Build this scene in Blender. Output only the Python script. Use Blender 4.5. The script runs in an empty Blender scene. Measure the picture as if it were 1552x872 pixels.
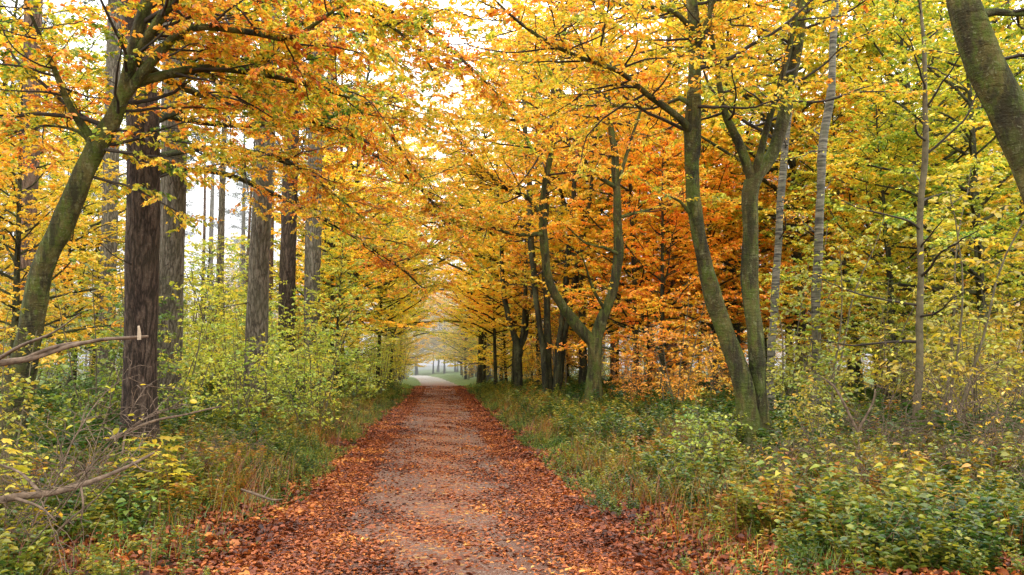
import bpy, math
import numpy as np
from mathutils import Vector
PI = math.pi
rng = np.random.default_rng(7)
sc = bpy.context.scene
COL = sc.collection
# ------------------------------------------------------------------ camera model
F = 1218.0; CAMZ = 1.6
YAW = math.radians(5.07); PITCH = math.atan((553 - 436) / F)
cf = np.array([math.sin(YAW)*math.cos(PITCH), math.cos(YAW)*math.cos(PITCH), math.sin(PITCH)])
cr = np.array([math.cos(YAW), -math.sin(YAW), 0.0])
cu = np.cross(cr, cf)
def P(px, py, d):
    return np.array([0, 0, CAMZ]) + d*(cf + (px-776)/F*cr - (py-436)/F*cu)
def proj(p):
    v = np.asarray(p) - np.array([0, 0, CAMZ]); z = v @ cf
    return 776 + F*(v @ cr)/z, 436 - F*(v @ cu)/z, z
# ------------------------------------------------------------------ terrain
def pcx(y):
    y = np.asarray(y, float); t = np.clip((y-50)/40, 0, 3)
    return -1.1*t*t + 0.05*np.sin(y*0.21)
def sst(a, b, x):
    t = np.clip((x-a)/(b-a), 0, 1); return t*t*(3-2*t)
def wav(x, y):
    return (np.sin(x*1.3+y*0.7)+np.sin(x*0.61-y*1.17+2)+0.6*np.sin(x*2.9+y*2.3+1)+0.5*np.sin(-x*3.7+y*4.1))/3.1
def gh(x, y):
    x = np.asarray(x, float); y = np.asarray(y, float)
    d = np.abs(x-pcx(y))
    h = 0.16*sst(1.5, 3.4, d) + 0.22*sst(3, 9, d)
    h = h + sst(1.6, 3.2, d)*0.07*wav(x, y) + sst(4, 12, d)*0.10*wav(x*0.4, y*0.4)
    return h - 0.035*sst(1.4, 1.9, d)*(1-sst(1.9, 2.5, d))
def GP(px, d):
    q = P(px, 553, d); return np.array([q[0], q[1], float(gh(q[0], q[1]))])
# ------------------------------------------------------------------ geometry store (all quads)
def nrm(v):
    return v/np.maximum(np.linalg.norm(v, axis=-1, keepdims=True), 1e-9)
class Geo:
    def __init__(s): s.V=[]; s.Q=[]; s.M=[]; s.R=[]; s.n=0
    def add(s, V, Q, m=0, R=None):
        V = np.asarray(V, np.float32).reshape(-1, 3); Q = np.asarray(Q, np.int64).reshape(-1, 4)
        s.V.append(V); s.Q.append(Q+s.n); s.M.append(np.full(len(Q), m, np.int32))
        s.R.append(np.full(len(V), .5, np.float32) if R is None else np.asarray(R, np.float32)); s.n += len(V)
    def arrays(s):
        return np.concatenate(s.V), np.concatenate(s.Q), np.concatenate(s.M), np.concatenate(s.R)
    def mesh(s, name, mats, origin=(0, 0, 0), smooth=True):
        V, Q, M, R = s.arrays(); V = V-np.asarray(origin, np.float32)
        me = bpy.data.meshes.new(name)
        me.vertices.add(len(V)); me.vertices.foreach_set('co', V.ravel())
        me.loops.add(Q.size); me.loops.foreach_set('vertex_index', Q.ravel().astype(np.int32))
        me.polygons.add(len(Q)); me.polygons.foreach_set('loop_start', np.arange(0, Q.size, 4, dtype=np.int32))
        me.polygons.foreach_set('material_index', M)
        me.polygons.foreach_set('use_smooth', np.full(len(Q), smooth, bool))
        a = me.attributes.new('rnd', 'FLOAT', 'POINT'); a.data.foreach_set('value', R)
        for m in mats: me.materials.append(m)
        me.update(calc_edges=True)
        return me
def obj(name, me, parent=None, color=None):
    o = bpy.data.objects.new(name, me); COL.objects.link(o)
    if parent is not None: o.parent = parent
    if color is not None: o.color = color
    return o
def thing(name, label, cat, loc=(0, 0, 0), rz=0, group=None, s=1):
    o = bpy.data.objects.new(name, None); COL.objects.link(o)
    o.location = tuple(float(a) for a in loc); o.rotation_euler = (0, 0, rz); o.scale = (s, s, s)
    o.empty_display_size = .2
    tag(o, label, cat, group); return o
def tag(o, label=None, cat=None, group=None, kind=None):
    if label: o['label'] = label
    if cat: o['category'] = cat
    if group: o['group'] = group
    if kind: o['kind'] = kind
# tubes: batch of polylines [m,k,3]
def tubes(g, PL, RD, sides=4, m=0, noise=0.0, cap=False, rnd=None):
    PL = np.asarray(PL, float); RD = np.asarray(RD, float)
    if PL.ndim == 2: PL = PL[None]; RD = RD[None]
    mm, k, _ = PL.shape
    T = np.empty_like(PL); T[:, 1:-1] = PL[:, 2:]-PL[:, :-2]; T[:, 0] = PL[:, 1]-PL[:, 0]; T[:, -1] = PL[:, -1]-PL[:, -2]
    T = nrm(T)
    main = nrm(PL[:, -1]-PL[:, 0])
    ref = np.where(np.abs(main[:, 2:3]) > .7, np.array([[1., 0.13, 0]]), np.array([[0.1, 0.05, 1.]]))[:, None, :]
    A = nrm(np.cross(T, ref)); B = np.cross(T, A)
    an = np.arange(sides)*2*PI/sides
    rr = RD[:, :, None]*np.ones(sides)
    if noise:
        i = np.arange(k)[None, :, None]; ph = rng.uniform(0, 6, (mm, 1, 1))
        rr = rr*(1+noise*(np.sin(2*an+ph+i*.35)+.7*np.sin(3*an+i*.21+2*ph)+.5*np.sin(5*an-i*.5+ph)+.8*np.sin(i*.8+ph)+.5*np.sin(i*1.9+an+3*ph)))
    V = PL[:, :, None, :]+rr[..., None]*(np.cos(an)[None, None, :, None]*A[:, :, None, :]+np.sin(an)[None, None, :, None]*B[:, :, None, :])
    idx = np.arange(mm*k*sides).reshape(mm, k, sides); nx = np.roll(idx, -1, 2)
    Q = np.stack([idx[:, :-1], nx[:, :-1], nx[:, 1:], idx[:, 1:]], -1)
    R = None if rnd is None else np.repeat(np.asarray(rnd), k*sides)
    g.add(V, Q, m, R)
    if cap and sides % 2 == 0:
        for j in range(mm):
            e = idx[j, -1]; base = g.n-mm*k*sides
            qs = [[e[0], e[i], e[i+1], e[min(i+2, sides-1)]] for i in range(1, sides-2, 2)]
            g.Q.append(np.array(qs)+base); g.M.append(np.full(len(qs), m, np.int32))
def leaves(g, p, d, n, size, kind='q', m=0, rnd=None, ratio=.62):
    p = np.asarray(p, float); N = len(p)
    if N == 0: return
    d = nrm(d); s = nrm(np.cross(d, n)); n = np.cross(s, d)
    size = np.broadcast_to(np.asarray(size, float), (N,))[:, None]
    rnd = rng.random(N) if rnd is None else rnd
    if kind == 'q':
        fold = n*size*rng.uniform(-.05, .22, (N, 1))
        V = np.stack([p, p+d*size*.48+s*size*ratio*.5+fold, p+d*size-n*size*.15, p+d*size*.48-s*size*ratio*.5+fold], 1)
        Q = np.arange(4)[None]+np.arange(N)[:, None]*4; k = 4
    elif kind == 'f':
        w = ratio*.5; up = rng.uniform(.02, .22, (N, 1))*n*size
        c = lambda t, x, u: p+d*size*t+s*size*w*x+up*u-n*size*.22*t*t
        V = np.stack([c(0, 0, 0), c(.3, .85, 1), c(.72, .8, 1), c(1, 0, 0), c(.72, -.8, 1), c(.3, -.85, 1)], 1)
        b = np.arange(N)[:, None]*6
        Q = np.concatenate([b+np.array([0, 1, 2, 3]), b+np.array([0, 3, 4, 5])]); k = 6
    elif kind == 'b':
        w = ratio*.5; bend = rng.uniform(.05, .5, (N, 1)); up = rng.uniform(.03, .2, (N, 1))
        ts = np.array([0, .14, .34, .58, .8, 1.]); ws = np.array([.06, .7, 1., .86, .5, .02])
        cols = []
        for t, ww in zip(ts, ws):
            c0 = p+d*size*t-n*size*bend*t*t
            for x in (-1, 0, 1): cols.append(c0+s*size*w*ww*x+n*size*up*ww*abs(x))
        V = np.stack(cols, 1); k = 18
        q = [[r*3+c, r*3+c+1, r*3+c+4, r*3+c+3] for r in range(5) for c in range(2)]
        Q = (np.arange(N)[:, None, None]*18+np.array(q)[None])
    elif kind == 'm':
        cols = []
        an = np.radians([-118, -58, 0, 58, 118]); ln = np.array([.42, .8, 1., .8, .42])
        c0 = p+d*size*.35
        for a, l in zip(an, ln):
            e = d*math.cos(a)+s*math.sin(a); f = np.cross(n, e)
            e = e*size*l*.65; f = f*size*.17
            sag = n*size*.14*l
            cols += [c0-e*.12, c0+e*.55+f, c0+e-sag, c0+e*.55-f]
        V = np.stack(cols, 1); k = 20
        Q = np.arange(20).reshape(5, 4)[None]+np.arange(N)[:, None, None]*20
    g.add(V, Q, m, np.repeat(rnd, k))
def smoothline(pts, step=.25, wob=0.0, seed=None):
    pts = np.asarray(pts, float); n = len(pts)
    E = np.vstack([2*pts[0]-pts[1], pts, 2*pts[-1]-pts[-2]]); out = []
    for i in range(n-1):
        a, b, c, e = E[i:i+4]; L = np.linalg.norm((c-b)[:3]); k = max(2, int(L/step))
        for t in np.arange(k)/k:
            out.append(.5*((2*b)+(-a+c)*t+(2*a-5*b+4*c-e)*t*t+(-a+3*b-3*c+e)*t**3))
    out.append(pts[-1]); out = np.array(out)
    if wob:
        k = len(out); ph = rng.uniform(0, 6, 3); i = np.arange(k)*step
        for ax in range(3): out[:, ax] += wob*(np.sin(i*1.7+ph[ax])+.5*np.sin(i*4.1+2*ph[ax]))*np.minimum(1, i)
    return out
def grow(p0, d0, L, k=7, wob=.18, up=0.0, sag=0.0):
    d = d0/np.linalg.norm(d0); pts = [np.array(p0, float)]; st = L/(k-1)
    for i in range(k-1):
        d = d+rng.normal(0, wob, 3)+np.array([0, 0, up-sag*i/k]); d /= np.linalg.norm(d)
        pts.append(pts[-1]+d*st)
    return np.array(pts)
UP = np.array([0, 0, 1.])
def at_t(pl, t):
    x = t*(len(pl)-1); i = min(int(x), len(pl)-2); f = x-i
    return pl[i]*(1-f)+pl[i+1]*f, nrm(pl[i+1]-pl[i])
class Crown:
    """primaries -> secondaries (flat sprays) -> twigs -> leaves"""
    def __init__(s): s.sec=[]; s.A=[]; s.tw=[]
    def spray(s, pl, step=.13, l3=.5, t0=.12, flat=.12):
        L = np.linalg.norm(pl[-1]-pl[0]); n = max(3, int(L*(1-t0)/step)); sg = 1
        for t in np.linspace(t0, 1, n):
            p, d = at_t(pl, t); side = np.cross(d, UP)
            side = side/(np.linalg.norm(side)+1e-6)
            sg = -sg; l = (l3*(1-.72*t)+.10)*rng.uniform(.6, 1.25)
            e = d*rng.uniform(.45, .9)+side*sg*rng.uniform(.6, 1)+UP*rng.normal(0, flat)
            e /= np.linalg.norm(e); mid = p+e*l*.5+UP*l*.04
            s.tw.append((p, mid, p+e*l-UP*l*rng.uniform(0, .22)))
        s.tw.append((pl[-2], .5*(pl[-2]+pl[-1]), pl[-1]))
    def secs(s, pl, step=.3, ln=1.1, t0=.15, taper=.6, sag=.1, up=.05, k=7, l3=.45, rr=.006, **kw):
        L = np.sum(np.linalg.norm(np.diff(pl, axis=0), axis=1)); n = max(2, int(L*(1-t0)/step)); sg = 1
        for t in np.linspace(t0, 1, n):
            p, d = at_t(pl, t); side = np.cross(d, UP)
            if np.linalg.norm(side) < .3:
                a = rng.uniform(0, 2*PI); side = np.array([math.cos(a), math.sin(a), 0])
            side = side/np.linalg.norm(side); sg = -sg
            l = ln*(1-taper*t)*rng.uniform(.55, 1.2)
            e = d*rng.uniform(.35, .9)+side*sg*rng.uniform(.5, 1)+UP*rng.normal(.02, .16)
            q = grow(p, e, l, k, .12, up, sag); s.sec.append((q, rr*(.5+l))); s.spray(q, l3=l3*(.5+.5*l/ln), **kw)
        s.spray(pl[int(len(pl)*.6):], l3=l3*.8, **kw)
    def build(s, leaf=.07, dens=.035, kind='q', keep=1.0, m_leaf=0, m_wood=1, sides=3, ratio=.62, tilt=.42, twigs=True, cut=None):
        g = Geo()
        if s.sec:
            k = len(s.sec[0][0]); PL = np.array([a for a, _ in s.sec]); r = np.array([b for _, b in s.sec])
            tubes(g, PL, r[:, None]*np.linspace(1, .3, k)[None], 4, m_wood)
        TW = np.array(s.tw)
        if twigs: tubes(g, TW, np.full((len(TW), 1), .0035)*np.array([[1, .8, .5]]), 3, m_wood)
        l = np.linalg.norm(TW[:, 2]-TW[:, 0], axis=1)
        cnt = np.maximum(2, (l/dens*rng.uniform(.6, 1.3, len(l))*keep).astype(int))
        cnt = np.where(rng.random(len(l)) < .08, 1, cnt)
        if keep < .5: cnt = np.where(rng.random(len(l)) < keep*2.2, cnt, 0)
        ti = np.repeat(np.arange(len(l)), cnt); N = len(ti); t = rng.random(N)**.75
        a, b, c = TW[ti, 0], TW[ti, 1], TW[ti, 2]
        p = a*((1-t)**2)[:, None]+b*(2*t*(1-t))[:, None]+c*(t*t)[:, None]
        d = nrm(c-a); side = nrm(np.cross(d, UP+rng.normal(0, .05, (N, 3)))); sg = np.where(rng.random(N) < .5, -1, 1)[:, None]
        dd = d*rng.uniform(.3, 1, (N, 1))+side*sg*rng.uniform(.4, 1, (N, 1))+UP*rng.normal(-.15, .3, (N, 1))
        nn = UP+rng.normal(0, tilt, (N, 3))
        p = p+rng.normal(0, .012, (N, 3))
        sz = leaf*rng.uniform(.6, 1.25, N)
        tr = rng.random(len(l))  # shared tone per twig
        r = np.clip(.5+(tr[ti]-.5)*.6+rng.normal(0, .17, N), 0, 1)
        if cut is not None:
            kmask = cut(p); p, dd, nn, sz, r = p[kmask], dd[kmask], nn[kmask], sz[kmask], r[kmask]
        leaves(g, p, dd, nn, sz, kind, m_leaf, r, ratio)
        return g
# ------------------------------------------------------------------ materials
def mat(name):
    m = bpy.data.materials.new(name); m.use_nodes = True; nt = m.node_tree; nt.nodes.clear()
    return m, nt
def N(nt, t, **kw):
    n = nt.nodes.new(t)
    for k, v in kw.items():
        if k in n.inputs: n.inputs[k].default_value = v
        else: setattr(n, k, v)
    return n
def ramp(nt, fac, stops, interp='LINEAR'):
    r = nt.nodes.new('ShaderNodeValToRGB'); e = r.color_ramp.elements; r.color_ramp.interpolation = interp
    while len(e) < len(stops): e.new(.5)
    for el, (p, c) in zip(e, stops):
        el.position = p; el.color = (c[0], c[1], c[2], 1) if not isinstance(c, (int, float)) else (c, c, c, 1)
    nt.links.new(fac, r.inputs[0]); return r.outputs[0]
def mth(nt, op, a, b=None, c=None, clamp=False):
    n = nt.nodes.new('ShaderNodeMath'); n.operation = op; n.use_clamp = clamp
    for i, v in enumerate((a, b, c)):
        if v is None: continue
        if isinstance(v, (int, float)): n.inputs[i].default_value = v
        else: nt.links.new(v, n.inputs[i])
    return n.outputs[0]
def mixc(nt, f, a, b, mode='MIX'):
    n = nt.nodes.new('ShaderNodeMix'); n.data_type = 'RGBA'; n.blend_type = mode
    for s, v in ((0, f), (6, a), (7, b)):
        if isinstance(v, (int, float)): n.inputs[s].default_value = v
        elif isinstance(v, tuple): n.inputs[s].default_value = (v[0], v[1], v[2], 1)
        else: nt.links.new(v, n.inputs[s])
    return n.outputs[2]
def noise(nt, vec, scale, detail=3, rough=.55):
    n = N(nt, 'ShaderNodeTexNoise'); n.inputs['Scale'].default_value = scale; n.inputs['Detail'].default_value = detail
    n.inputs['Roughness'].default_value = rough
    if vec is not None: nt.links.new(vec, n.inputs['Vector'])
    return n.outputs['Fac']
# hue ramp: 0 green .. 1 rust
LEAFRAMP = [(0, (.04, .13, .02)), (.14, (.13, .27, .025)), (.28, (.36, .45, .035)), (.42, (.66, .60, .04)),
            (.56, (.86, .58, .03)), (.70, (.88, .42, .022)), (.84, (.80, .27, .02)), (1, (.42, .10, .02))]
def leaf_material(name, litter=False, gloss=.06, stops=LEAFRAMP, ns=.55):
    m, nt = mat(name); L = nt.links
    oi = N(nt, 'ShaderNodeObjectInfo'); sep = N(nt, 'ShaderNodeSeparateColor'); L.new(oi.outputs['Color'], sep.inputs[0])
    at = N(nt, 'ShaderNodeAttribute', attribute_name='rnd')
    geo = N(nt, 'ShaderNodeNewGeometry')
    nz = noise(nt, geo.outputs['Position'], ns, 2)
    v = mth(nt, 'MULTIPLY_ADD', mth(nt, 'SUBTRACT', at.outputs['Fac'], .5), sep.outputs[1], sep.outputs[0])
    v = mth(nt, 'MULTIPLY_ADD', mth(nt, 'SUBTRACT', nz, .5), mth(nt, 'MULTIPLY', sep.outputs[1], 1.7), v)
    col = ramp(nt, v, stops)
    # per leaf value change and small blotches
    hv = mth(nt, 'FRACT', mth(nt, 'MULTIPLY', at.outputs['Fac'], 37.7))
    bl = noise(nt, geo.outputs['Position'], 60, 2)
    val = mth(nt, 'MULTIPLY', mth(nt, 'MULTIPLY_ADD', hv, .7, .62), mth(nt, 'MULTIPLY_ADD', bl, .5, .75))
    val = mth(nt, 'MULTIPLY', val, sep.outputs[2])
    hs = N(nt, 'ShaderNodeHueSaturation'); L.new(col, hs.inputs['Color']); L.new(val, hs.inputs['Value']); hs.inputs['Saturation'].default_value = .97
    c = hs.outputs[0]
    df = N(nt, 'ShaderNodeBsdfDiffuse'); L.new(c, df.inputs[0])
    tr = N(nt, 'ShaderNodeBsdfTranslucent')
    tc = mixc(nt, 1.0, c, (1.15, 1.05, .75), 'MULTIPLY'); L.new(tc, tr.inputs[0])
    mx = N(nt, 'ShaderNodeMixShader'); mx.inputs[0].default_value = .12 if litter else .46
    L.new(df.outputs[0], mx.inputs[1]); L.new(tr.outputs[0], mx.inputs[2])
    gl = N(nt, 'ShaderNodeBsdfGlossy'); gl.inputs['Roughness'].default_value = .42
    m2 = N(nt, 'ShaderNodeMixShader'); m2.inputs[0].default_value = gloss
    L.new(mx.outputs[0], m2.inputs[1]); L.new(gl.outputs[0], m2.inputs[2])
    o = N(nt, 'ShaderNodeOutputMaterial'); L.new(m2.outputs[0], o.inputs[0]); return m
def principled(nt, col, rough=.8, bump=None, bs=.5, bd=.02, spec=.3):
    b = N(nt, 'ShaderNodeBsdfPrincipled'); nt.links.new(col, b.inputs['Base Color'])
    if isinstance(rough, (int, float)): b.inputs['Roughness'].default_value = rough
    else: nt.links.new(rough, b.inputs['Roughness'])
    b.inputs['Specular IOR Level'].default_value = spec
    if bump is not None:
        bp = N(nt, 'ShaderNodeBump'); bp.inputs['Strength'].default_value = bs; bp.inputs['Distance'].default_value = bd
        nt.links.new(bump, bp.inputs['Height']); nt.links.new(bp.outputs[0], b.inputs['Normal'])
    o = N(nt, 'ShaderNodeOutputMaterial'); nt.links.new(b.outputs[0], o.inputs[0])
def mapping(nt, sc_, coord='Object'):
    tc = N(nt, 'ShaderNodeTexCoord'); mp = N(nt, 'ShaderNodeMapping'); mp.inputs['Scale'].default_value = sc_
    nt.links.new(tc.outputs[coord], mp.inputs[0]); return mp.outputs[0]
def beech_bark(name, dark=(.022, .019, .011), mid=(.10, .082, .022), pale=(.19, .16, .055), moss=(.075, .105, .014), mossamt=.75):
    m, nt = mat(name)
    n1 = noise(nt, mapping(nt, (1, 1, .3)), 3.2, 6, .65); n2 = noise(nt, mapping(nt, (1, 1, 4.5)), 4, 5, .7); n3 = noise(nt, mapping(nt, (1, 1, .45)), 7, 6, .75); n4 = noise(nt, mapping(nt, (1, 1, 1)), 42, 3, .7)
    c = ramp(nt, n1, [(.36, dark), (.5, mid), (.66, pale)])
    c = mixc(nt, mth(nt, 'MULTIPLY', ramp(nt, n3, [(.46, 0.), (.56, 1.)]), mossamt), c, moss)
    c = mixc(nt, mth(nt, 'MULTIPLY', ramp(nt, n2, [(.56, 0.), (.66, 1.)]), .5), c, dark)
    n6 = noise(nt, mapping(nt, (1, 1, .6)), 2.0, 5, .75); n7 = noise(nt, mapping(nt, (1.3, .8, .7)), 9, 4, .7)
    c = mixc(nt, mth(nt, 'MULTIPLY', ramp(nt, n6, [(.5, 0.), (.57, 1.)]), .55), c, (.05, .036, .02))
    c = mixc(nt, mth(nt, 'MULTIPLY', ramp(nt, n7, [(.58, 0.), (.63, 1.)]), .6), c, (.17, .165, .075))
    c = mixc(nt, mth(nt, 'MULTIPLY', ramp(nt, n4, [(.60, 0.), (.66, 1.)]), .5), c, (.24, .24, .14))
    ge = N(nt, 'ShaderNodeNewGeometry'); sx = N(nt, 'ShaderNodeSeparateXYZ'); nt.links.new(ge.outputs['Normal'], sx.inputs[0])
    up = ramp(nt, mth(nt, 'ADD', mth(nt, 'MULTIPLY', sx.outputs[2], .9), mth(nt, 'MULTIPLY', mth(nt, 'SUBTRACT', n1, .5), 1.2)), [(-.0, 0.), (.45, .8)])
    c = mixc(nt, up, c, moss)
    n5 = noise(nt, mapping(nt, (1, 1, .12)), 5, 5, .7)
    c = mixc(nt, mth(nt, 'MULTIPLY', ramp(nt, n5, [(.50, 0.), (.60, 1.)]), .75), c, dark)
    h = mth(nt, 'ADD', mth(nt, 'MULTIPLY', n2, .8), mth(nt, 'ADD', mth(nt, 'MULTIPLY', n3, .9), mth(nt, 'MULTIPLY', n4, .3)))
    principled(nt, c, .78, h, 1.0, .06, .15); return m
def pine_bark(name, dark, mid, pale, zs=.2, cell=10):
    m, nt = mat(name)
    v = mapping(nt, (1, 1, zs))
    a = noise(nt, v, cell, 3, .6); rid = mth(nt, 'MULTIPLY', mth(nt, 'ABSOLUTE', mth(nt, 'SUBTRACT', a, .5)), 7.0, clamp=True)
    b = noise(nt, mapping(nt, (1, 1, zs*3)), cell*2.6, 3, .6); rb = mth(nt, 'MULTIPLY', mth(nt, 'ABSOLUTE', mth(nt, 'SUBTRACT', b, .5)), 7.0, clamp=True)
    n3 = noise(nt, mapping(nt, (1, 1, .5)), 34, 4, .75); w = noise(nt, mapping(nt, (1, 1, .5)), 2.2, 4)
    hgt = mth(nt, 'MULTIPLY', mth(nt, 'MULTIPLY_ADD', rb, .45, .55), rid)
    c = ramp(nt, mth(nt, 'MULTIPLY', hgt, mth(nt, 'MULTIPLY_ADD', n3, 1.0, .35)), [(0, dark), (.35, mid), (.95, pale)])
    c = mixc(nt, mth(nt, 'MULTIPLY', ramp(nt, w, [(.42, 0.), (.68, 1.)]), .5), c, (mid[0]*.55, mid[1]*.66, mid[2]*.5))
    principled(nt, c, .85, mth(nt, 'ADD', hgt, mth(nt, 'MULTIPLY', n3, .5)), 1.0, .045, .2); return m
def birch_bark(name):
    m, nt = mat(name)
    n1 = noise(nt, mapping(nt, (1, 1, 9)), 3.2, 4, .6); n2 = noise(nt, mapping(nt, (1, 1, 1)), 5, 4)
    c = ramp(nt, n1, [(.42, (.022, .019, .014)), (.53, (.12, .105, .07)), (.76, (.26, .235, .17))])
    c = mixc(nt, ramp(nt, n2, [(.45, 0.), (.7, .8)]), c, (.09, .09, .045))
    principled(nt, c, .6, n1, .5, .01, .3); return m
M = {}
M['leaf'] = leaf_material('autumn_leaf')
M['litter'] = leaf_material('fallen_leaf', True, .035, [(0, (.03, .010, .006)), (.25, (.10, .026, .009)), (.5, (.25, .055, .012)), (.7, (.42, .115, .016)), (.88, (.60, .23, .03)), (1, (.62, .42, .07))], ns=.9)
M['herb'] = leaf_material('herb_leaf', False, .05, ns=1.1)
M['beech'] = beech_bark('beech_bark'); M['beech_dark'] = beech_bark('wet_beech_bark', (.012, .011, .008), (.045, .042, .02), (.11, .11, .055), (.06, .075, .014), .35)
M['pine_dark'] = pine_bark('dark_furrowed_bark', (.014, .009, .006), (.085, .055, .038), (.19, .135, .095))
M['pine_grey'] = pine_bark('grey_furrowed_bark', (.045, .035, .025), (.20, .165, .12), (.36, .31, .24))
M['pine_red'] = pine_bark('reddish_pine_bark', (.05, .028, .018), (.20, .12, .08), (.34, .23, .165), .2, 8)
M['birch'] = birch_bark('birch_bark')
def flatm(name, a, b, scale=9, rough=.8):
    m, nt = mat(name); v = mapping(nt, (1, 1, 1)); n = noise(nt, v, scale, 4, .65)
    principled(nt, ramp(nt, n, [(.3, a), (.7, b)]), rough, noise(nt, v, scale*6, 3), .4, .01); return m
M['twig'] = flatm('twig_bark', (.018, .013, .009), (.06, .045, .028))
M['twig_pale'] = flatm('pale_twig_bark', (.06, .05, .025), (.16, .13, .07))
M['deadwood'] = flatm('dead_wood', (.035, .022, .013), (.20, .135, .085), 16, .85)
M['cutwood'] = flatm('pale_broken_wood', (.30, .22, .14), (.5, .40, .28), 20)
M['stem'] = flatm('herb_stem', (.10, .06, .025), (.20, .17, .05), 3)
M['moss'] = flatm('moss', (.02, .035, .006), (.10, .14, .02), 22, .95)
M['needle'] = flatm('pine_needle', (.015, .035, .012), (.05, .09, .03), 1.5, .7)
# ground
def ground_mat():
    m, nt = mat('forest_floor'); v = mapping(nt, (1, 1, 1))
    vo = N(nt, 'ShaderNodeTexVoronoi'); vo.inputs['Scale'].default_value = 19; nt.links.new(v, vo.inputs['Vector'])
    sp = N(nt, 'ShaderNodeSeparateColor'); nt.links.new(vo.outputs['Color'], sp.inputs[0])
    lit = ramp(nt, sp.outputs[0], [(0, (.03, .014, .009)), (.35, (.11, .035, .016)), (.6, (.26, .075, .022)), (.8, (.34, .14, .035)), (1, (.20, .10, .05))])
    soil = ramp(nt, noise(nt, v, 7, 4), [(.3, (.018, .012, .008)), (.7, (.06, .036, .02))])
    c = mixc(nt, ramp(nt, noise(nt, v, 3.1, 4, .7), [(.42, 0.), (.55, 1.)]), soil, lit)
    # green moss and turf away from the path, brighter far off at the clearing
    gx = N(nt, 'ShaderNodeSeparateXYZ'); nt.links.new(v, gx.inputs[0])
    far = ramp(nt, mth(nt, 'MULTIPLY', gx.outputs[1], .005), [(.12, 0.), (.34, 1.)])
    ax = mth(nt, 'ABSOLUTE', gx.outputs[0])
    side = ramp(nt, mth(nt, 'ADD', mth(nt, 'MULTIPLY', ax, .1), mth(nt, 'MULTIPLY', noise(nt, v, 1.3, 3), .25)), [(.28, 0.), (.42, .75)])
    gmask = mth(nt, 'MULTIPLY', side, ramp(nt, noise(nt, v, .9, 4, .7), [(.42, 0.), (.6, 1.)]))
    gr = ramp(nt, noise(nt, v, 20, 3, .7), [(.3, (.018, .035, .008)), (.7, (.09, .13, .025))])
    c = mixc(nt, gmask, c, gr)
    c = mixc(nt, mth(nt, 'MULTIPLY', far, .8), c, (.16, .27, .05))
    h = mth(nt, 'ADD', mth(nt, 'MULTIPLY', vo.outputs['Distance'], .6), noise(nt, v, 30, 4, .7))
    principled(nt, c, .8, h, .8, .05, .25); return m
def path_mat():
    m, nt = mat('gravel_path'); v = mapping(nt, (1, 1, 1)); gx = N(nt, 'ShaderNodeSeparateXYZ'); nt.links.new(v, gx.inputs[0])
    n1 = noise(nt, v, 1.1, 4, .6); n2 = noise(nt, v, 60, 4, .75); vo = N(nt, 'ShaderNodeTexVoronoi'); vo.inputs['Scale'].default_value = 70; nt.links.new(v, vo.inputs['Vector'])
    g = ramp(nt, n2, [(.28, (.045, .020, .012)), (.5, (.155, .064, .036)), (.75, (.29, .15, .09))])
    g = mixc(nt, ramp(nt, n1, [(.4, 0.), (.62, .55)]), g, (.12, .075, .055))
    peb = N(nt, 'ShaderNodeSeparateColor'); nt.links.new(vo.outputs['Color'], peb.inputs[0])
    g = mixc(nt, ramp(nt, peb.outputs[0], [(.86, 0.), (.92, .6)]), g, (.32, .25, .2))
    # litter crumbs: more at the edges and along the middle ridge, less in the wheel tracks
    vl = N(nt, 'ShaderNodeTexVoronoi'); vl.inputs['Scale'].default_value = 17; nt.links.new(v, vl.inputs['Vector'])
    sp = N(nt, 'ShaderNodeSeparateColor'); nt.links.new(vl.outputs['Color'], sp.inputs[0])
    lit = ramp(nt, sp.outputs[0], [(0, (.09, .025, .012)), (.4, (.27, .07, .022)), (.75, (.40, .13, .03)), (1, (.42, .25, .07))])
    ax = mth(nt, 'ABSOLUTE', mth(nt, 'SUBTRACT', mth(nt, 'ABSOLUTE', mth(nt, 'ADD', gx.outputs[0], .0)), .72))
    dens = mth(nt, 'ADD', mth(nt, 'MULTIPLY', ax, .55), mth(nt, 'MULTIPLY', noise(nt, v, 1.6, 4, .7), .5))
    dens = mth(nt, 'ADD', dens, mth(nt, 'MULTIPLY', ramp(nt, mth(nt, 'MULTIPLY', gx.outputs[1], .01), [(.08, 0.), (.5, 1.)]), .16))
    msk = mth(nt, 'GREATER_THAN', mth(nt, 'ADD', mth(nt, 'MULTIPLY', dens, 1.25), mth(nt, 'MULTIPLY', sp.outputs[1], .38)), .78)
    rim = ramp(nt, vl.outputs['Distance'], [(.45, 1.), (.6, 0.)])
    c = mixc(nt, mth(nt, 'MULTIPLY', mth(nt, 'MULTIPLY', msk, rim), .75), g, lit)
    farp = ramp(nt, mth(nt, 'MULTIPLY', gx.outputs[1], .01), [(.62, 0.), (.8, 1.)])  # light patch where the path ends, painted into the gravel as a paler colour
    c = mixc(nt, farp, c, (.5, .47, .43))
    h = mth(nt, 'ADD', mth(nt, 'MULTIPLY', n2, .7), mth(nt, 'MULTIPLY', vo.outputs['Distance'], .6))
    principled(nt, c, .6, h, 1.0, .02, .22); return m
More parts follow.
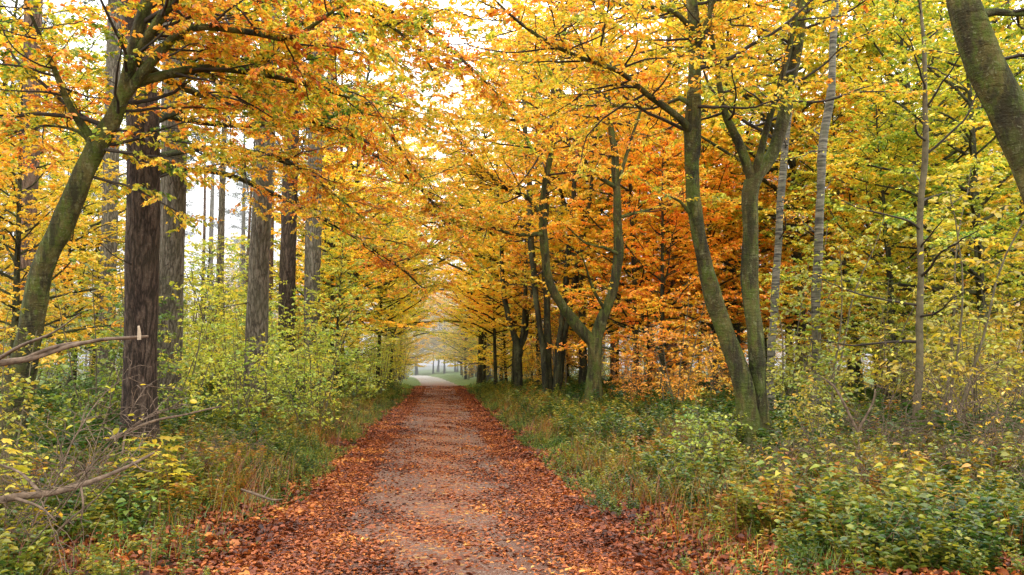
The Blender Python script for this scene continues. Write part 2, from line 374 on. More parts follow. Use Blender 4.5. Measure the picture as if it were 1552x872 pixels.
# ------------------------------------------------------------------ ground and path
def gridmesh(xs, ys, hf):
    X, Y = np.meshgrid(xs, ys); Z = hf(X, Y); g = Geo()
    nx, ny = len(xs), len(ys); i = np.arange(nx*ny).reshape(ny, nx)
    g.add(np.stack([X, Y, Z], -1), np.stack([i[:-1, :-1], i[:-1, 1:], i[1:, 1:], i[1:, :-1]], -1)); return g
xs = np.concatenate([[-900, -400, -200, -120, -80, -60], np.arange(-45, -12, 1.2), np.arange(-12, 12, .16), np.arange(12, 46, 1.2), [60, 80, 120, 200, 400, 900]])
ys = np.concatenate([[-60, -20, -8], np.arange(-4, 30, .2), np.arange(30, 100, .6), np.arange(100, 180, 4), [200, 260, 400, 700, 1500]])
def ghg(x, y):
    d = np.abs(x-pcx(y)); return gh(x, y)-.03*(1-sst(1.25, 1.45, d))
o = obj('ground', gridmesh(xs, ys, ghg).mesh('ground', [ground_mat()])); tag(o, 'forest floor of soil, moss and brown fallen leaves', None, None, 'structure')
ysp = np.concatenate([np.arange(-8, 30, .2), np.arange(30, 120, .6)])
us = np.linspace(-1, 1, 25); g = Geo()
Y, U = np.meshgrid(ysp, us, indexing='ij')
W = 1.42+.10*np.sin(Y*.9)+.06*np.sin(Y*2.3+1)+.04*np.sin(Y*6.1); X = pcx(Y)+U*W
Z = gh(X, Y)+.016+.025*(1-U**2)-.014*np.exp(-((np.abs(U)-.5)/.14)**2)+.004*np.sin(Y*3+X*4)-.03*(np.abs(U) > .99)
i = np.arange(Y.size).reshape(Y.shape)
g.add(np.stack([X, Y, Z], -1), np.stack([i[:-1, :-1], i[:-1, 1:], i[1:, 1:], i[1:, :-1]], -1))
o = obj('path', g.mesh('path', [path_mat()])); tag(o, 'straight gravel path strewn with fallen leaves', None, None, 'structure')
# ------------------------------------------------------------------ hero trees
def limb_pts(L):
    """[(px,py,depth,width px)] -> xyz, radius"""
    a = np.array([np.append(P(x, y, d), w*.5*d/F) for x, y, d, w in L]); return a
def hero(name, label, cat, group, trunks, limbs, crown_col, bark, prims, leaf=.07, kind='q', dens=.036, keep=1.0, cut=None, sec=dict(), flare=1.5, ws=1.0, dm=1.0):
    g0 = trunks[0][0]; trunks = [[(a, b, c*dm, w*ws) for a, b, c, w in t] for t in trunks]; limbs = [[(a, b, c*dm, w*(ws+1)/2) for a, b, c, w in t] for t in limbs]
    if dm != 1: trunks = [[gpt(t[0][0], t[0][2], t[0][3])]+t[1:] if t[0][1] > 600 else t for t in trunks]
    tr = [smoothline(limb_pts(t), .15, .018) for t in trunks]
    base = tr[0][0, :3].copy(); base[2] = float(gh(base[0], base[1]))
    root = thing(name, label, cat, base, 0, group)
    pools = []
    for j, t in enumerate(tr):
        if abs(t[0, 2]-gh(t[0, 0], t[0, 1])) < .6:
            zz = t[:, 2]-gh(t[:, 0], t[:, 1]); t[:, 3] *= 1+(flare-1)*np.exp(-np.maximum(zz, 0)/.28)
            t = np.vstack([np.append(t[0, :2], [t[0, 2]-.35, t[0, 3]*1.25]), t])
        g = Geo(); tubes(g, t[:, :3], t[:, 3], 28, 0, .06)
        obj('trunk', g.mesh(name+'_trunk', [bark], base), root); pools.append((t, 'trunk'))
    for l in limbs:
        t = smoothline(limb_pts(l), .15, .012)
        g = Geo(); tubes(g, t[:, :3], t[:, 3], 12, 0, .04)
        obj('limb', g.mesh(name+'_limb', [bark], base), root); pools.append((t, 'limb'))
    cr_ = Crown(); g2 = Geo(); wood = []
    for (pi, t0, t1, n, lmin, lmax, dirf) in prims:
        t = pools[pi][0]; 
        for u in np.linspace(t0, t1, n):
            p, d = at_t(t, min(1, max(0, u+rng.uniform(-.02, .02))))
            e = dirf(d[:3]); L = rng.uniform(lmin, lmax)
            q = grow(p[:3], e, L, 10, .13, .03, .03); wood.append((q, min(p[3]*.5, .006+.011*L)))
            cr_.secs(q, **sec)
    for pi in range(len(pools)):   # limb ends carry sprays too
        if pools[pi][1] == 'limb': cr_.secs(pools[pi][0][:, :3], **dict(sec, t0=.35))
    g = cr_.build(leaf, dens, kind, keep, 0, 1, cut=cut)
    if wood:
        tubes(g, np.array([w[0] for w in wood]), np.array([w[1] for w in wood])[:, None]*np.linspace(1, .25, 10)[None], 6, 1, .03)
    obj('crown', g.mesh(name+'_crown', [M['leaf'], M['twig']], base), root, crown_col)
    return root
def dird(az, spread, el, es=.2):
    """azimuth in degrees (0 = +x right, 90 = away)"""
    def f(d):
        a = math.radians(az+rng.uniform(-spread, spread)); e = el+rng.normal(0, es)
        return np.array([math.cos(a), math.sin(a), e])
    return f
anyd = dird(0, 180, .25)
SEC = dict(step=.30, ln=1.0, l3=.42, sag=.14)
# base points on the ground
def gpt(px, d, w):
    q = GP(px, d); x, y, z = proj(q); return (px, y, d, w)
# left leaning beech
hero('leaning_beech_tree', 'smooth olive beech leaning right with golden orange leaves, left of the dark trunk', 'beech tree', None,
     [[gpt(8, 9.5, 50), (55, 440, 9.5, 44), (95, 340, 9.5, 40), (148, 225, 9.4, 36), (180, 160, 9.3, 30), (205, 60, 9.2, 24), (232, -60, 9.2, 20), (250, -260, 9.3, 14), (260, -450, 9.5, 7)]],
     [[(182, 155, 9.3, 20), (260, 60, 9.2, 15), (300, 42, 9.1, 12), (390, 50, 9.0, 10), (440, 55, 8.9, 8), (520, 8, 8.8, 5)],
      [(190, 130, 9.3, 18), (300, 105, 9.6, 13), (400, 112, 9.9, 10), (480, 132, 10.2, 7), (560, 160, 10.5, 4)],
      [(150, 225, 9.4, 18), (108, 165, 9.2, 12), (75, 85, 9.0, 8), (40, 0, 8.8, 5)],
      [(196, 100, 9.3, 18), (280, -20, 9.0, 14), (400, -90, 8.8, 10), (560, -110, 8.6, 5)],
      [(200, 90, 9.3, 16), (320, 150, 11.5, 12), (430, 170, 13.5, 9), (560, 215, 15.5, 5)],
      [(145, 232, 9.4, 9), (118, 200, 9.6, 6), (60, 190, 10.0, 4), (0, 210, 10.5, 3)]],
     (.53, .80, 1.08, 1), M['beech'],
     [(0, .40, .62, 9, 1.2, 2.4, dird(20, 70, .1)), (0, .45, .95, 26, 1.5, 2.8, anyd), (1, .2, .95, 13, .9, 1.7, dird(10, 120, .0)), (2, .2, .95, 15, .9, 1.8, dird(10, 120, -.05)),
      (3, .3, .95, 11, .8, 1.5, dird(180, 120, .1)), (4, .2, .95, 13, 1.0, 1.8, dird(0, 120, .0)), (5, .25, .95, 14, 1.0, 2.0, dird(20, 110, -.1)), (6, .3, .95, 9, .7, 1.4, dird(190, 90, 0))],
     leaf=.066, kind='f', dens=.0115, ws=.78, dm=1.12, sec=dict(step=.28, ln=.95, l3=.40, sag=.15))
# a second beech hanging over the path from the left, further back (orange curtain)
hero('overhanging_beech_tree', 'beech with a hanging curtain of orange leaves over the left of the path', 'beech tree', None,
     [[gpt(213, 17.5, 24), (215, 440, 17.5, 20), (218, 300, 17.4, 19), (222, 150, 17.2, 18), (232, 0, 17, 15), (245, -160, 17, 10), (250, -280, 17, 5)]],
     [[(222, 190, 17.2, 10), (320, 150, 16.9, 9), (420, 130, 16.6, 8), (500, 130, 16.2, 6), (570, 175, 16, 4), (630, 260, 16, 2)],
      [(224, 130, 17.2, 10), (330, 70, 16.9, 9), (440, 40, 16.6, 8), (540, 20, 16.2, 6), (620, 60, 16, 4), (670, 130, 16, 2)],
      [(220, 240, 17.4, 9), (320, 225, 17, 8), (420, 240, 16.8, 6), (490, 280, 16.6, 4), (560, 340, 16.4, 2)],
      [(219, 262, 17.4, 9), (330, 262, 18.5, 8), (430, 300, 19.5, 7), (520, 350, 20.5, 5), (600, 400, 21.5, 4), (645, 440, 22, 2)],
      [(222, 170, 17.2, 9), (340, 190, 18, 8), (460, 190, 19, 7), (560, 230, 20, 5), (640, 290, 21, 4), (680, 350, 22, 2)],
      [(238, -10, 17, 10), (350, 10, 16.6, 9), (480, -10, 16.2, 8), (600, 20, 16, 6), (700, 90, 16, 4), (760, 150, 16, 2)],
      [(235, 0, 17, 10), (330, -50, 17.2, 9), (430, -80, 17.4, 8), (540, -120, 18, 5), (640, -60, 18.5, 3)]],
     (.58, .66, 1.05, 1), M['beech_dark'],
     [(0, .42, .9, 10, 1.4, 2.8, dird(-10, 70, -.05)), (1, .15, .98, 20, 1.0, 2.3, dird(-20, 90, -.35)), (2, .15, .98, 20, 1.0, 2.3, dird(-20, 90, -.3)),
      (3, .15, .98, 18, .9, 1.9, dird(-20, 90, -.35)), (4, .4, .98, 16, 1.0, 2.0, dird(-20, 90, -.1)), (5, .3, .98, 22, 1.0, 2.2, dird(-20, 90, -.3)), (6, .3, .98, 22, 1.0, 2.2, dird(-20, 100, -.1)), (7, .2, .98, 16, 1.1, 2.2, dird(-10, 90, -.1))],
     leaf=.07, dens=.0105, sec=dict(step=.27, ln=1.0, l3=.42, sag=.2))
# Y-forked beech right of the path
hero('forked_beech_tree', 'beech forking low into two curved stems, beside the path at the right', 'beech tree', None,
     [[gpt(901, 25, 31), (901, 580, 25, 26), (901, 530, 25, 27), (900, 512, 25, 28)],
      [(901, 522, 25, 22), (878, 498, 24.9, 20), (850, 460, 24.7, 17), (830, 410, 24.5, 15), (822, 340, 24.3, 14), (822, 300, 24.2, 11), (838, 220, 24.2, 9), (850, 120, 24.2, 7), (858, 30, 24, 5), (862, -60, 24, 3)],
      [(901, 522, 25, 22), (915, 480, 25, 20), (928, 440, 25, 18), (937, 380, 25.1, 17), (936, 310, 25.2, 15), (932, 250, 25.3, 13), (925, 180, 25.5, 10), (915, 90, 25.6, 8), (912, 0, 25.6, 6), (910, -80, 25.6, 3)]],
     [[(824, 335, 24.3, 9), (800, 300, 24, 7), (765, 285, 23.7, 5), (720, 240, 23.3, 4), (680, 195, 23, 2)],
      [(822, 355, 24.3, 8), (780, 355, 23.8, 6), (740, 340, 23.3, 5), (700, 312, 22.8, 4), (640, 322, 22.3, 2)],
      [(934, 285, 25.2, 8), (900, 262, 24.6, 6), (870, 225, 24, 5), (820, 190, 23.5, 4), (760, 180, 22.9, 3), (700, 180, 22.4, 2)],
      [(934, 290, 25.2, 7), (948, 240, 25, 6), (968, 180, 24.8, 4), (985, 120, 24.6, 2)],
      [(936, 385, 25, 7), (915, 375, 24.7, 5), (888, 368, 24.3, 4), (860, 345, 24, 2)],
      [(918, 472, 25, 6), (900, 440, 24.6, 5), (890, 410, 24.3, 3), (880, 385, 24.1, 2)],
      [(936, 330, 25.2, 6), (985, 318, 25.6, 4), (1040, 300, 26, 2)]],
     (.57, .44, 1.15, 1), M['beech'],
     [(1, .45, .98, 30, 1.8, 3.6, dird(180, 130, .12)), (2, .45, .98, 30, 1.8, 3.6, dird(180, 180, .12)),
      (3, .2, .98, 26, 1.2, 2.8, dird(190, 90, .1)), (4, .2, .98, 22, 1.2, 2.6, dird(200, 80, .0)), (5, .15, .98, 32, 1.2, 3.0, dird(190, 100, .1)),
      (6, .3, .95, 10, .8, 1.8, dird(60, 120, .2)), (9, .2, .95, 9, 1.0, 2.0, dird(0, 100, .05))],
     leaf=.075, dens=.0145, ws=.85, sec=dict(step=.36, ln=1.1, l3=.45, sag=.1))
# twin-stemmed beech
hero('twin_stemmed_beech_tree', 'large beech with two tall mossy stems rising from one base at right', 'beech tree', None,
     [[gpt(1142, 13.5, 60), (1128, 590, 13.5, 42), (1105, 520, 13.5, 36), (1080, 450, 13.4, 34), (1062, 370, 13.3, 31), (1050, 270, 13.2, 29), (1049, 205, 13.1, 32), (1052, 130, 13, 27), (1050, 40, 13, 25), (1045, -50, 13, 22), (1040, -200, 13, 15), (1035, -330, 13, 7)],
      [gpt(1152, 13.6, 54), (1150, 590, 13.6, 38), (1144, 520, 13.6, 34), (1136, 440, 13.7, 33), (1136, 350, 13.7, 31), (1141, 280, 13.7, 34), (1172, 235, 13.8, 27), (1190, 170, 13.9, 25), (1205, 80, 14, 23), (1214, 0, 14, 21), (1225, -140, 14, 14), (1232, -280, 14, 6)]],
     [[(1052, 205, 13.1, 17), (1028, 178, 12.8, 12), (985, 148, 12.4, 10), (940, 110, 12, 9), (880, 88, 11.6, 8), (830, 62, 11.2, 7), (780, 25, 10.9, 5), (735, -15, 10.6, 3)],
      [(1141, 275, 13.7, 20), (1120, 215, 13.5, 15), (1098, 170, 13.4, 12), (1085, 100, 13.3, 9), (1075, 30, 13.2, 7), (1072, -60, 13.1, 3)],
      [(1143, 270, 13.7, 15), (1160, 200, 13.4, 12), (1182, 130, 13.2, 10), (1205, 40, 13.1, 8), (1222, -40, 13, 4)],
      [(1052, 90, 13, 13), (1068, 40, 12.8, 10), (1085, -10, 12.6, 7), (1100, -80, 12.4, 3)],
      [(1050, 45, 13, 11), (1020, 18, 12.6, 8), (980, 10, 12.2, 6), (920, 4, 11.8, 4), (850, -10, 11.4, 2)],
      [(1044, 322, 13.2, 7), (1030, 305, 13, 5), (1010, 296, 12.8, 3)],
      [(1050, 165, 13, 9), (1030, 150, 13, 7), (990, 165, 13.3, 5), (930, 162, 13.7, 4), (860, 160, 14, 2)]],
     (.52, .55, 1.08, 1), M['beech'],
     [(0, .50, .98, 18, 1.3, 2.6, dird(180, 150, .1)), (1, .50, .98, 18, 1.2, 2.6, dird(20, 180, .1)), (2, .25, .98, 22, .8, 1.8, dird(200, 110, .0)),
      (3, .3, .98, 12, .8, 1.7, anyd), (4, .3, .98, 10, .8, 1.6, dird(0, 120, .1)), (6, .15, .98, 14, .8, 1.7, dird(190, 110, .0)), (8, .2, .98, 14, .7, 1.5, dird(180, 100, .0)), (5, .2, .98, 4, .8, 1.4, anyd)],
     leaf=.062, kind='f', dens=.0145, ws=.74, dm=.9, sec=dict(step=.36, ln=.85, l3=.36, sag=.12), flare=1.35)
# far-right big leaning beech
hero('curved_beech_tree', 'thick smooth beech trunk curving down out of the right edge', 'beech tree', None,
     [[gpt(1660, 7.0, 84), (1650, 620, 7, 74), (1630, 450, 7, 70), (1592, 300, 7, 70), (1552, 205, 7, 68), (1512, 130, 7, 62), (1482, 60, 7, 58), (1462, 0, 7, 52), (1448, -80, 7, 48), (1440, -260, 7, 36), (1436, -450, 7, 22), (1430, -600, 7, 8)]],
     [[(1476, 25, 7, 20), (1510, 18, 7, 12), (1550, 22, 7, 9), (1610, 5, 7, 7), (1680, -40, 7, 4)],
      [(1545, 210, 7, 26), (1580, 130, 7.2, 20), (1610, 20, 7.4, 15), (1640, -140, 7.5, 9), (1650, -300, 7.5, 4)]],
     (.48, .46, 1.0, 1), M['beech'],
     [(0, .66, .97, 14, 1.0, 2.1, dird(90, 130, .1)), (1, .3, .95, 8, .5, .9, dird(0, 90, .1)), (2, .3, .95, 6, .7, 1.5, dird(60, 120, .1))],
     leaf=.058, kind='f', dens=.016, ws=.86, sec=dict(step=.34, ln=.75, l3=.33, sag=.12), flare=1.25)
# ------------------------------------------------------------------ single trunk trees (hero pines, birches)
def pine(name, label, cat, px_pts, bark, group=None, stubs=14, crown=True, flare=1.25, sides=24, cz=15, scol=None, stubr=1.0):
    t = smoothline(limb_pts(px_pts), .3, .008); base = t[0, :3].copy(); base[2] = float(gh(base[0], base[1]))
    H = 21.; last = t[-1]; dirt = nrm(t[-1, :3]-t[-3, :3]); more = []
    n = max(2, int((H-last[2])/.5))
    for i in range(1, n+1):
        u = i/n; q = last[:3]+dirt*(H-last[2])*u; more.append(np.append(q, last[3]*(1-.8*u)))
    t = np.vstack([t, more]); zz = t[:, 2]-base[2]; t[:, 3] *= 1+(flare-1)*np.exp(-np.maximum(zz, 0)/.3)
    t = np.vstack([np.append(t[0, :2], [base[2]-.3, t[0, 3]*1.2]), t])
    root = thing(name, label, cat, base, 0, group)
    g = Geo(); tubes(g, t[:, :3], t[:, 3], sides, 0, .02); obj('trunk', g.mesh(name+'_trunk', [bark], base), root)
    g = Geo(); ds = []
    for _ in range(stubs):
        j = rng.integers(int(len(t)*.2), int(len(t)*.7)); p = t[j, :3]; a = rng.uniform(0, 2*PI)
        ds.append((grow(p, np.array([math.cos(a), math.sin(a), rng.uniform(-.35, .15)]), rng.uniform(.4, 1.7)*stubr, 7, .16), .006+.012*rng.random()))
    if crown:
        pine_crown(g, t, cz)
    tubes(g, np.array([d[0] for d in ds]), np.array([d[1] for d in ds])[:, None]*np.linspace(1, .3, 7)[None], 5, 1)
    obj('crown', g.mesh(name+'_crown', [M['needle'], M['twig']], base), root, (.1, .2, .8, 1))
    return root
def pine_crown(g, t, cz, n=46):
    top = t[-1, 2]; P_ = []; D_ = []; br = []
    for i in range(n):
        z = cz+(top-cz)*(i+.5)/n; j = int(np.argmin(np.abs(t[:, 2]-z))); a = rng.uniform(0, 2*PI); L = rng.uniform(1.2, 2.9)*(1-.55*(z-cz)/(top-cz))
        q = grow(t[j, :3], np.array([math.cos(a), math.sin(a), .15]), L, 7, .12, .04); br.append(q)
        for _ in range(int(L*9)):
            p, d = at_t(q, rng.uniform(.25, 1)); P_.append(p+rng.normal(0, .16, 3)); D_.append(d+rng.normal(0, .6, 3))
    tubes(g, np.array(br), np.full((len(br), 1), .02)*np.linspace(1, .3, 7)[None], 4, 1)
    P_ = np.repeat(np.array(P_), 7, 0); D_ = np.repeat(np.array(D_), 7, 0)+rng.normal(0, .8, (len(P_), 3))
    leaves(g, P_, D_, rng.normal(0, 1, (len(P_), 3)), rng.uniform(.18, .34, len(P_)), 'q', 0, None, .10)
pine('dark_conifer_tree', 'thick dark brown furrowed conifer trunk standing foremost at the left', 'conifer tree',
     [gpt(210, 12.5, 54), (213, 560, 12.5, 49), (215, 400, 12.5, 47), (218, 200, 12.5, 46), (206, 30, 12.5, 40), (203, -60, 12.5, 38)], M['pine_dark'], cz=14)
pine('grey_conifer_tree', 'grey furrowed conifer trunk just behind the dark trunk', 'conifer tree',
     [gpt(252, 18.5, 44), (256, 440, 18.5, 40), (262, 320, 18.5, 38), (264, 180, 18.5, 36), (266, 0, 18.5, 32)], M['pine_grey'], cz=15)
pine('conifer_tree', 'grey brown conifer trunk with orange beech leaves hanging across it', 'conifer tree',
     [gpt(386, 21, 36), (391, 440, 21, 31), (398, 300, 21, 29), (405, 150, 21, 28), (410, 0, 21, 26)], M['pine_grey'], cz=15)
pine('conifer_tree', 'darker conifer trunk close behind and right of the orange-draped one', 'conifer tree',
     [gpt(434, 32, 26), (436, 400, 32, 24), (442, 200, 32, 22), (446, 0, 32, 20)], M['pine_dark'], cz=15)
pine('conifer_tree', 'shaded conifer trunk seen between the leaning beech and the dark trunk', 'conifer tree',
     [gpt(160, 30, 25), (164, 400, 30, 23), (170, 200, 30, 22), (174, 0, 30, 20)], M['pine_grey'], cz=15)
pine('conifer_tree', 'slim conifer trunk left of the bushes at the path side', 'conifer tree',
     [gpt(472, 32, 26), (474, 400, 32, 24), (478, 200, 32, 22), (482, 0, 32, 20)], M['pine_grey'], cz=14)
pine('conifer_tree', 'reddish grey conifer trunk at the far left edge', 'conifer tree',
     [gpt(36, 23, 30), (40, 400, 23, 27), (46, 200, 23, 25), (50, 0, 23, 24)], M['pine_red'], cz=15)
def slim(name, label, cat, pts, bark, col, leaf=.06, prim=12, lmin=.7, lmax=1.5, z0=.35, dens=.06, group=None, sec=dict(step=.32, ln=.6, l3=.28, sag=.2)):
    return hero(name, label, cat, group, [pts], [], col, bark, [(0, z0, .99, prim, lmin, lmax, anyd)], leaf=leaf, dens=dens, sec=sec, flare=1.25)
slim('birch_tree', 'slender birch with pale banded bark right of the twin-stemmed beech', 'birch tree',
     [gpt(1236, 15.5, 15), (1238, 500, 15.5, 13), (1239, 380, 15.5, 13), (1246, 240, 15.5, 12), (1260, 140, 15.5, 12), (1262, 40, 15.5, 10), (1268, -80, 15.5, 10), (1275, -230, 15.5, 5)], M['birch'], (.42, .3, 1, 1))
slim('birch_tree', 'thin birch stem directly right of the twin-stemmed beech', 'birch tree',
     [gpt(1168, 18, 13), (1174, 430, 18, 11), (1184, 320, 18, 11), (1190, 220, 18, 10), (1200, 100, 18, 9), (1205, 0, 18, 9), (1212, -160, 18, 4)], M['birch'], (.6, .3, 1, 1))
slim('young_tree', 'spindly young tree with bare forking twigs at the right', 'young tree',
     [gpt(1388, 12, 11), (1392, 500, 12, 10), (1398, 330, 12, 9), (1402, 200, 12, 8), (1398, 80, 12, 6), (1396, -20, 12, 3)], M['twig_pale'], (.42, .3, 1.0, 1), .07, 16, .8, 1.8, .25, .08)
# three-stemmed clump and the forked one beyond
def hero_px(name, label, trunks, col, leaf=.12, bark='beech_dark', prims=None, keep=1., limbs=(), dens=.026, kind='q'):
    n = len(trunks)
    return hero(name, label, 'beech tree', None, trunks, list(limbs), col, M[bark], prims or [(i, .32, .98, 9, 2.0, 3.4, dird(185, 130, .12)) for i in range(n)],
                leaf=leaf, dens=dens, sec=dict(step=.42, ln=1.2, l3=.5, sag=.1), flare=1.3, kind=kind)
hero_px('multi_stemmed_beech_tree', 'dark clump of four slim beech stems left of the forked beech',
        [[gpt(828, 31, 11), (822, 520, 31, 9), (812, 450, 31, 8), (806, 380, 31, 10), (800, 250, 31, 8), (790, 100, 31, 5), (786, 0, 31, 3)],
         [gpt(834, 31.2, 13), (830, 520, 31.2, 11), (828, 440, 31.2, 10), (826, 340, 31.2, 9), (836, 200, 31.2, 8), (840, 40, 31.2, 4)],
         [gpt(840, 31, 10), (848, 520, 31, 9), (856, 440, 31, 8), (866, 340, 31, 8), (874, 200, 31, 6), (880, 60, 31, 3)],
         [gpt(845, 31.4, 10), (852, 540, 31.5, 9), (862, 470, 31.5, 10), (880, 380, 31.5, 8), (900, 250, 31.5, 5), (910, 120, 31.5, 3)]], (.53, .4, 1.15, 1))
hero_px('spreading_beech_tree', 'small dark beech forking at head height beside the path, golden leaves',
        [[gpt(786, 38, 15), (786, 550, 38, 12), (786, 530, 38, 13), (776, 500, 38, 9), (768, 470, 38, 8), (762, 420, 38, 7), (758, 340, 38, 5), (752, 240, 38, 3)],
         [(786, 535, 38, 9), (792, 510, 38, 8), (795, 470, 38, 7), (797, 400, 38, 6), (800, 300, 38, 4), (800, 220, 38, 2)],
         [(788, 530, 38, 6), (798, 505, 38, 5), (800, 480, 38.2, 4), (812, 420, 38.4, 3)]], (.48, .34, 1.35, 1))
# ------------------------------------------------------------------ prototypes for repeats
def bg_tree(H=13, spread=3.6, lean=0, zc=2.3, nprim=62, leaf=.105, dens=.0165, bark='beech_dark', low=False, r=.13):
    x = np.linspace(0, 1, 16); t = np.stack([lean*x**2+.12*np.sin(x*5+rng.uniform(0, 6)), .12*np.sin(x*4+rng.uniform(0, 6)), x*H], 1)
    t[:, :2] -= t[0, :2]; rad = r*(1-.88*x); rad[0] *= 1.4
    g = Geo(); tt = np.vstack([[0, 0, -.3], t]); tubes(g, tt, np.append(rad[0]*1.1, rad), 12, 0, .04)
    c = Crown(); wood = []
    for i in range(nprim):
        z = zc+(H-zc)*((i+rng.random())/nprim)**1.15; u = min(z/H, .99); p, d = at_t(t, u)
        a = i*2.4+rng.uniform(-.4, .4); L = spread*(1-.75*((z-zc)/(H-zc))**1.2)*rng.uniform(.6, 1.15)
        q = grow(p, np.array([math.cos(a), math.sin(a), .25+.5*u]), L, 9, .11, .02, .10); wood.append((q, .008+.011*L))
        c.secs(q, step=.42, ln=1.4, l3=.55, sag=.12)
    gc = c.build(leaf, dens, 'q', 1.0, 0, 1, twigs=False)
    tubes(g, np.array([w[0] for w in wood]), np.array([w[1] for w in wood])[:, None]*np.linspace(1, .25, 9)[None], 5, 0)
    return g.mesh('broadleaf_trunk', [M[bark]]), gc.mesh('broadleaf_crown', [M['leaf'], M['twig']])
BG = [bg_tree(14, 5.2, .6, 2.2, 60), bg_tree(12, 4.6, -.5, 2.3, 56), bg_tree(15, 4.2, .3, 3.0, 60), bg_tree(10, 4.0, .2, 1.2, 50)]
def bg_pine(H, r, cz, bark):
    x = np.linspace(0, 1, 14); t = np.stack([.2*np.sin(x*3+rng.uniform(0, 6)), .2*np.sin(x*2+rng.uniform(0, 6)), x*H], 1); t[:, :2] -= t[0, :2]
    g = Geo(); tubes(g, np.vstack([[0, 0, -.3], t]), np.append(r*1.3, r*(1.08-.8*x)), 12, 0, .02)
    g2 = Geo(); ds = []
    for _ in range(22):
        p, d = at_t(t, rng.uniform(.15, .8)); a = rng.uniform(0, 2*PI)
        ds.append(grow(p, np.array([math.cos(a), math.sin(a), rng.uniform(-.3, .2)]), rng.uniform(.5, 1.9), 6, .16))
    tubes(g2, np.array(ds), np.full((len(ds), 1), .013)*np.linspace(1, .3, 6)[None], 4, 1)
    pine_crown(g2, t, cz, 40)
    return g.mesh('conifer_trunk', [M[bark]]), g2.mesh('conifer_crown', [M['needle'], M['twig']])
PN = [bg_pine(24, .21, 16, 'pine_grey'), bg_pine(22, .17, 15, 'pine_red'), bg_pine(25, .24, 18, 'pine_grey'), bg_pine(21, .13, 14, 'pine_red')]
def sapling(H, nst, leaf, kind, dens, spread=.5, pl=.9):
    g = Geo(); c = Crown(); st = []
    for i in range(nst):
        a = rng.uniform(0, 2*PI); q = grow(np.array([rng.normal(0, .12), rng.normal(0, .12), -.05]), np.array([math.cos(a)*spread, math.sin(a)*spread, 1.6]), H*rng.uniform(.6, 1), 12, .07, .06)
        st.append((q, .007+.0035*H))
        for t in np.linspace(.18, .97, int(5+H*2.6)):
            p, d = at_t(q, t); b = rng.uniform(0, 2*PI)
            e = grow(p, np.array([math.cos(b), math.sin(b), .35]), pl*(1.1-.6*t)*rng.uniform(.5, 1.1), 7, .13, .02, .1)
            c.sec.append((e, .005)); c.spray(e, step=.16, l3=.3, t0=.2, flat=.2)
    gc = c.build(leaf, dens, kind, 1.0, 0, 1, tilt=.5)
    tubes(g, np.array([s[0] for s in st]), np.array([s[1] for s in st])[:, None]*np.linspace(1, .25, 12)[None], 6, 0)
    return g.mesh('sapling_stem', [M['twig_pale']]), gc.mesh('sapling_crown', [M['leaf'], M['twig_pale']])
SP = [sapling(4.2, 4, .09, 'f', .04), sapling(3.2, 5, .085, 'f', .04), sapling(2.3, 5, .08, 'f', .04), sapling(5.2, 3, .10, 'f', .04, .35, 1.2), sapling(1.6, 6, .07, 'f', .04, .8, .6), sapling(2.8, 4, .12, 'm', .06)]
def place(name, proto, loc, rz, s, label, cat, group, col, pn=('trunk', 'crown')):
    t = thing(name, label, cat, loc, rz, group, s)
    obj(pn[0], proto[0], t); obj(pn[1], proto[1], t, col); return t
def inview(p, m=60):
    x, y, z = proj(p); return z > 1 and -m < x < 1552+m
def R(a, b): return float(rng.uniform(a, b))
# avenue trees arching over the path : (px of base, depth, proto, hue, scale)
BG.append(bg_tree(13, 5.0, .5, 3.4, 60))
AV = [(752, 46, 4, .46, .9), (734, 58, 4, .44, .95), (778, 40, 4, .56, .9), (760, 62, 2, .42, .9), (742, 74, 4, .46, 1.0),
      (572, 44, 4, .40, .9), (592, 58, 4, .38, .95), (606, 72, 4, .40, 1.0), (520, 46, 2, .48, .9), (500, 36, 1, .5, .9)]
for i, (px, d, k, h, s) in enumerate(AV):
    side = 'right' if px > 660 else 'left'
    place('beech_tree', BG[k], GP(px, d), R(0, 6), s, 'distant beech arching over the %s side of the path in the avenue' % side, 'beech tree', 'avenue beeches at the %s of the path' % side, (h, .34, 1.5, 1))
# broadleaf trees behind, right side: orange centre then yellow green
BR = [(962, 30, 1, .61), (1003, 27, 3, .65), (1035, 34, 0, .60), (905, 38, 0, .53), (985, 42, 2, .57), (1085, 30, 1, .62), (1110, 40, 0, .60), (860, 48, 1, .52), (935, 52, 2, .56), (1060, 52, 0, .60),
      (1290, 28, 1, .62), (1345, 22, 3, .36), (1420, 25, 0, .40), (1500, 20, 1, .34), (1330, 34, 0, .50), (1470, 34, 2, .42), (1560, 30, 0, .38), (1200, 34, 2, .48), (1250, 42, 1, .46), (1400, 44, 0, .46), (1160, 52, 2, .55), (1530, 48, 2, .46)]
ORD = ['first', 'second', 'third', 'fourth', 'fifth', 'sixth', 'seventh', 'eighth', 'ninth', 'tenth', 'eleventh', 'twelfth', 'thirteenth']
count = {}
for px, d, k, h in sorted(BR):
    c = 'orange' if h > .63 else ('golden' if h > .49 else 'yellow-green')
    z = 'beyond the forked beech' if px < 1100 else 'in the wood at the right'
    place('broadleaf_tree', BG[k], GP(px, d), R(0, 6), R(.85, 1.1), '%s from the left of the %s leaved trees %s' % (ORD[count.setdefault((c, z), 0)], c, z), 'tree', '%s trees %s' % (c, z), (h, .42, 1.3 if px < 1100 else 1.12, 1)); count[(c, z)] += 1
BL = [(90, 26, 1, .5), (20, 18, 3, .55), (310, 34, 3, .34), (140, 42, 0, .42), (515, 30, 3, .38), (-40, 30, 0, .52)]
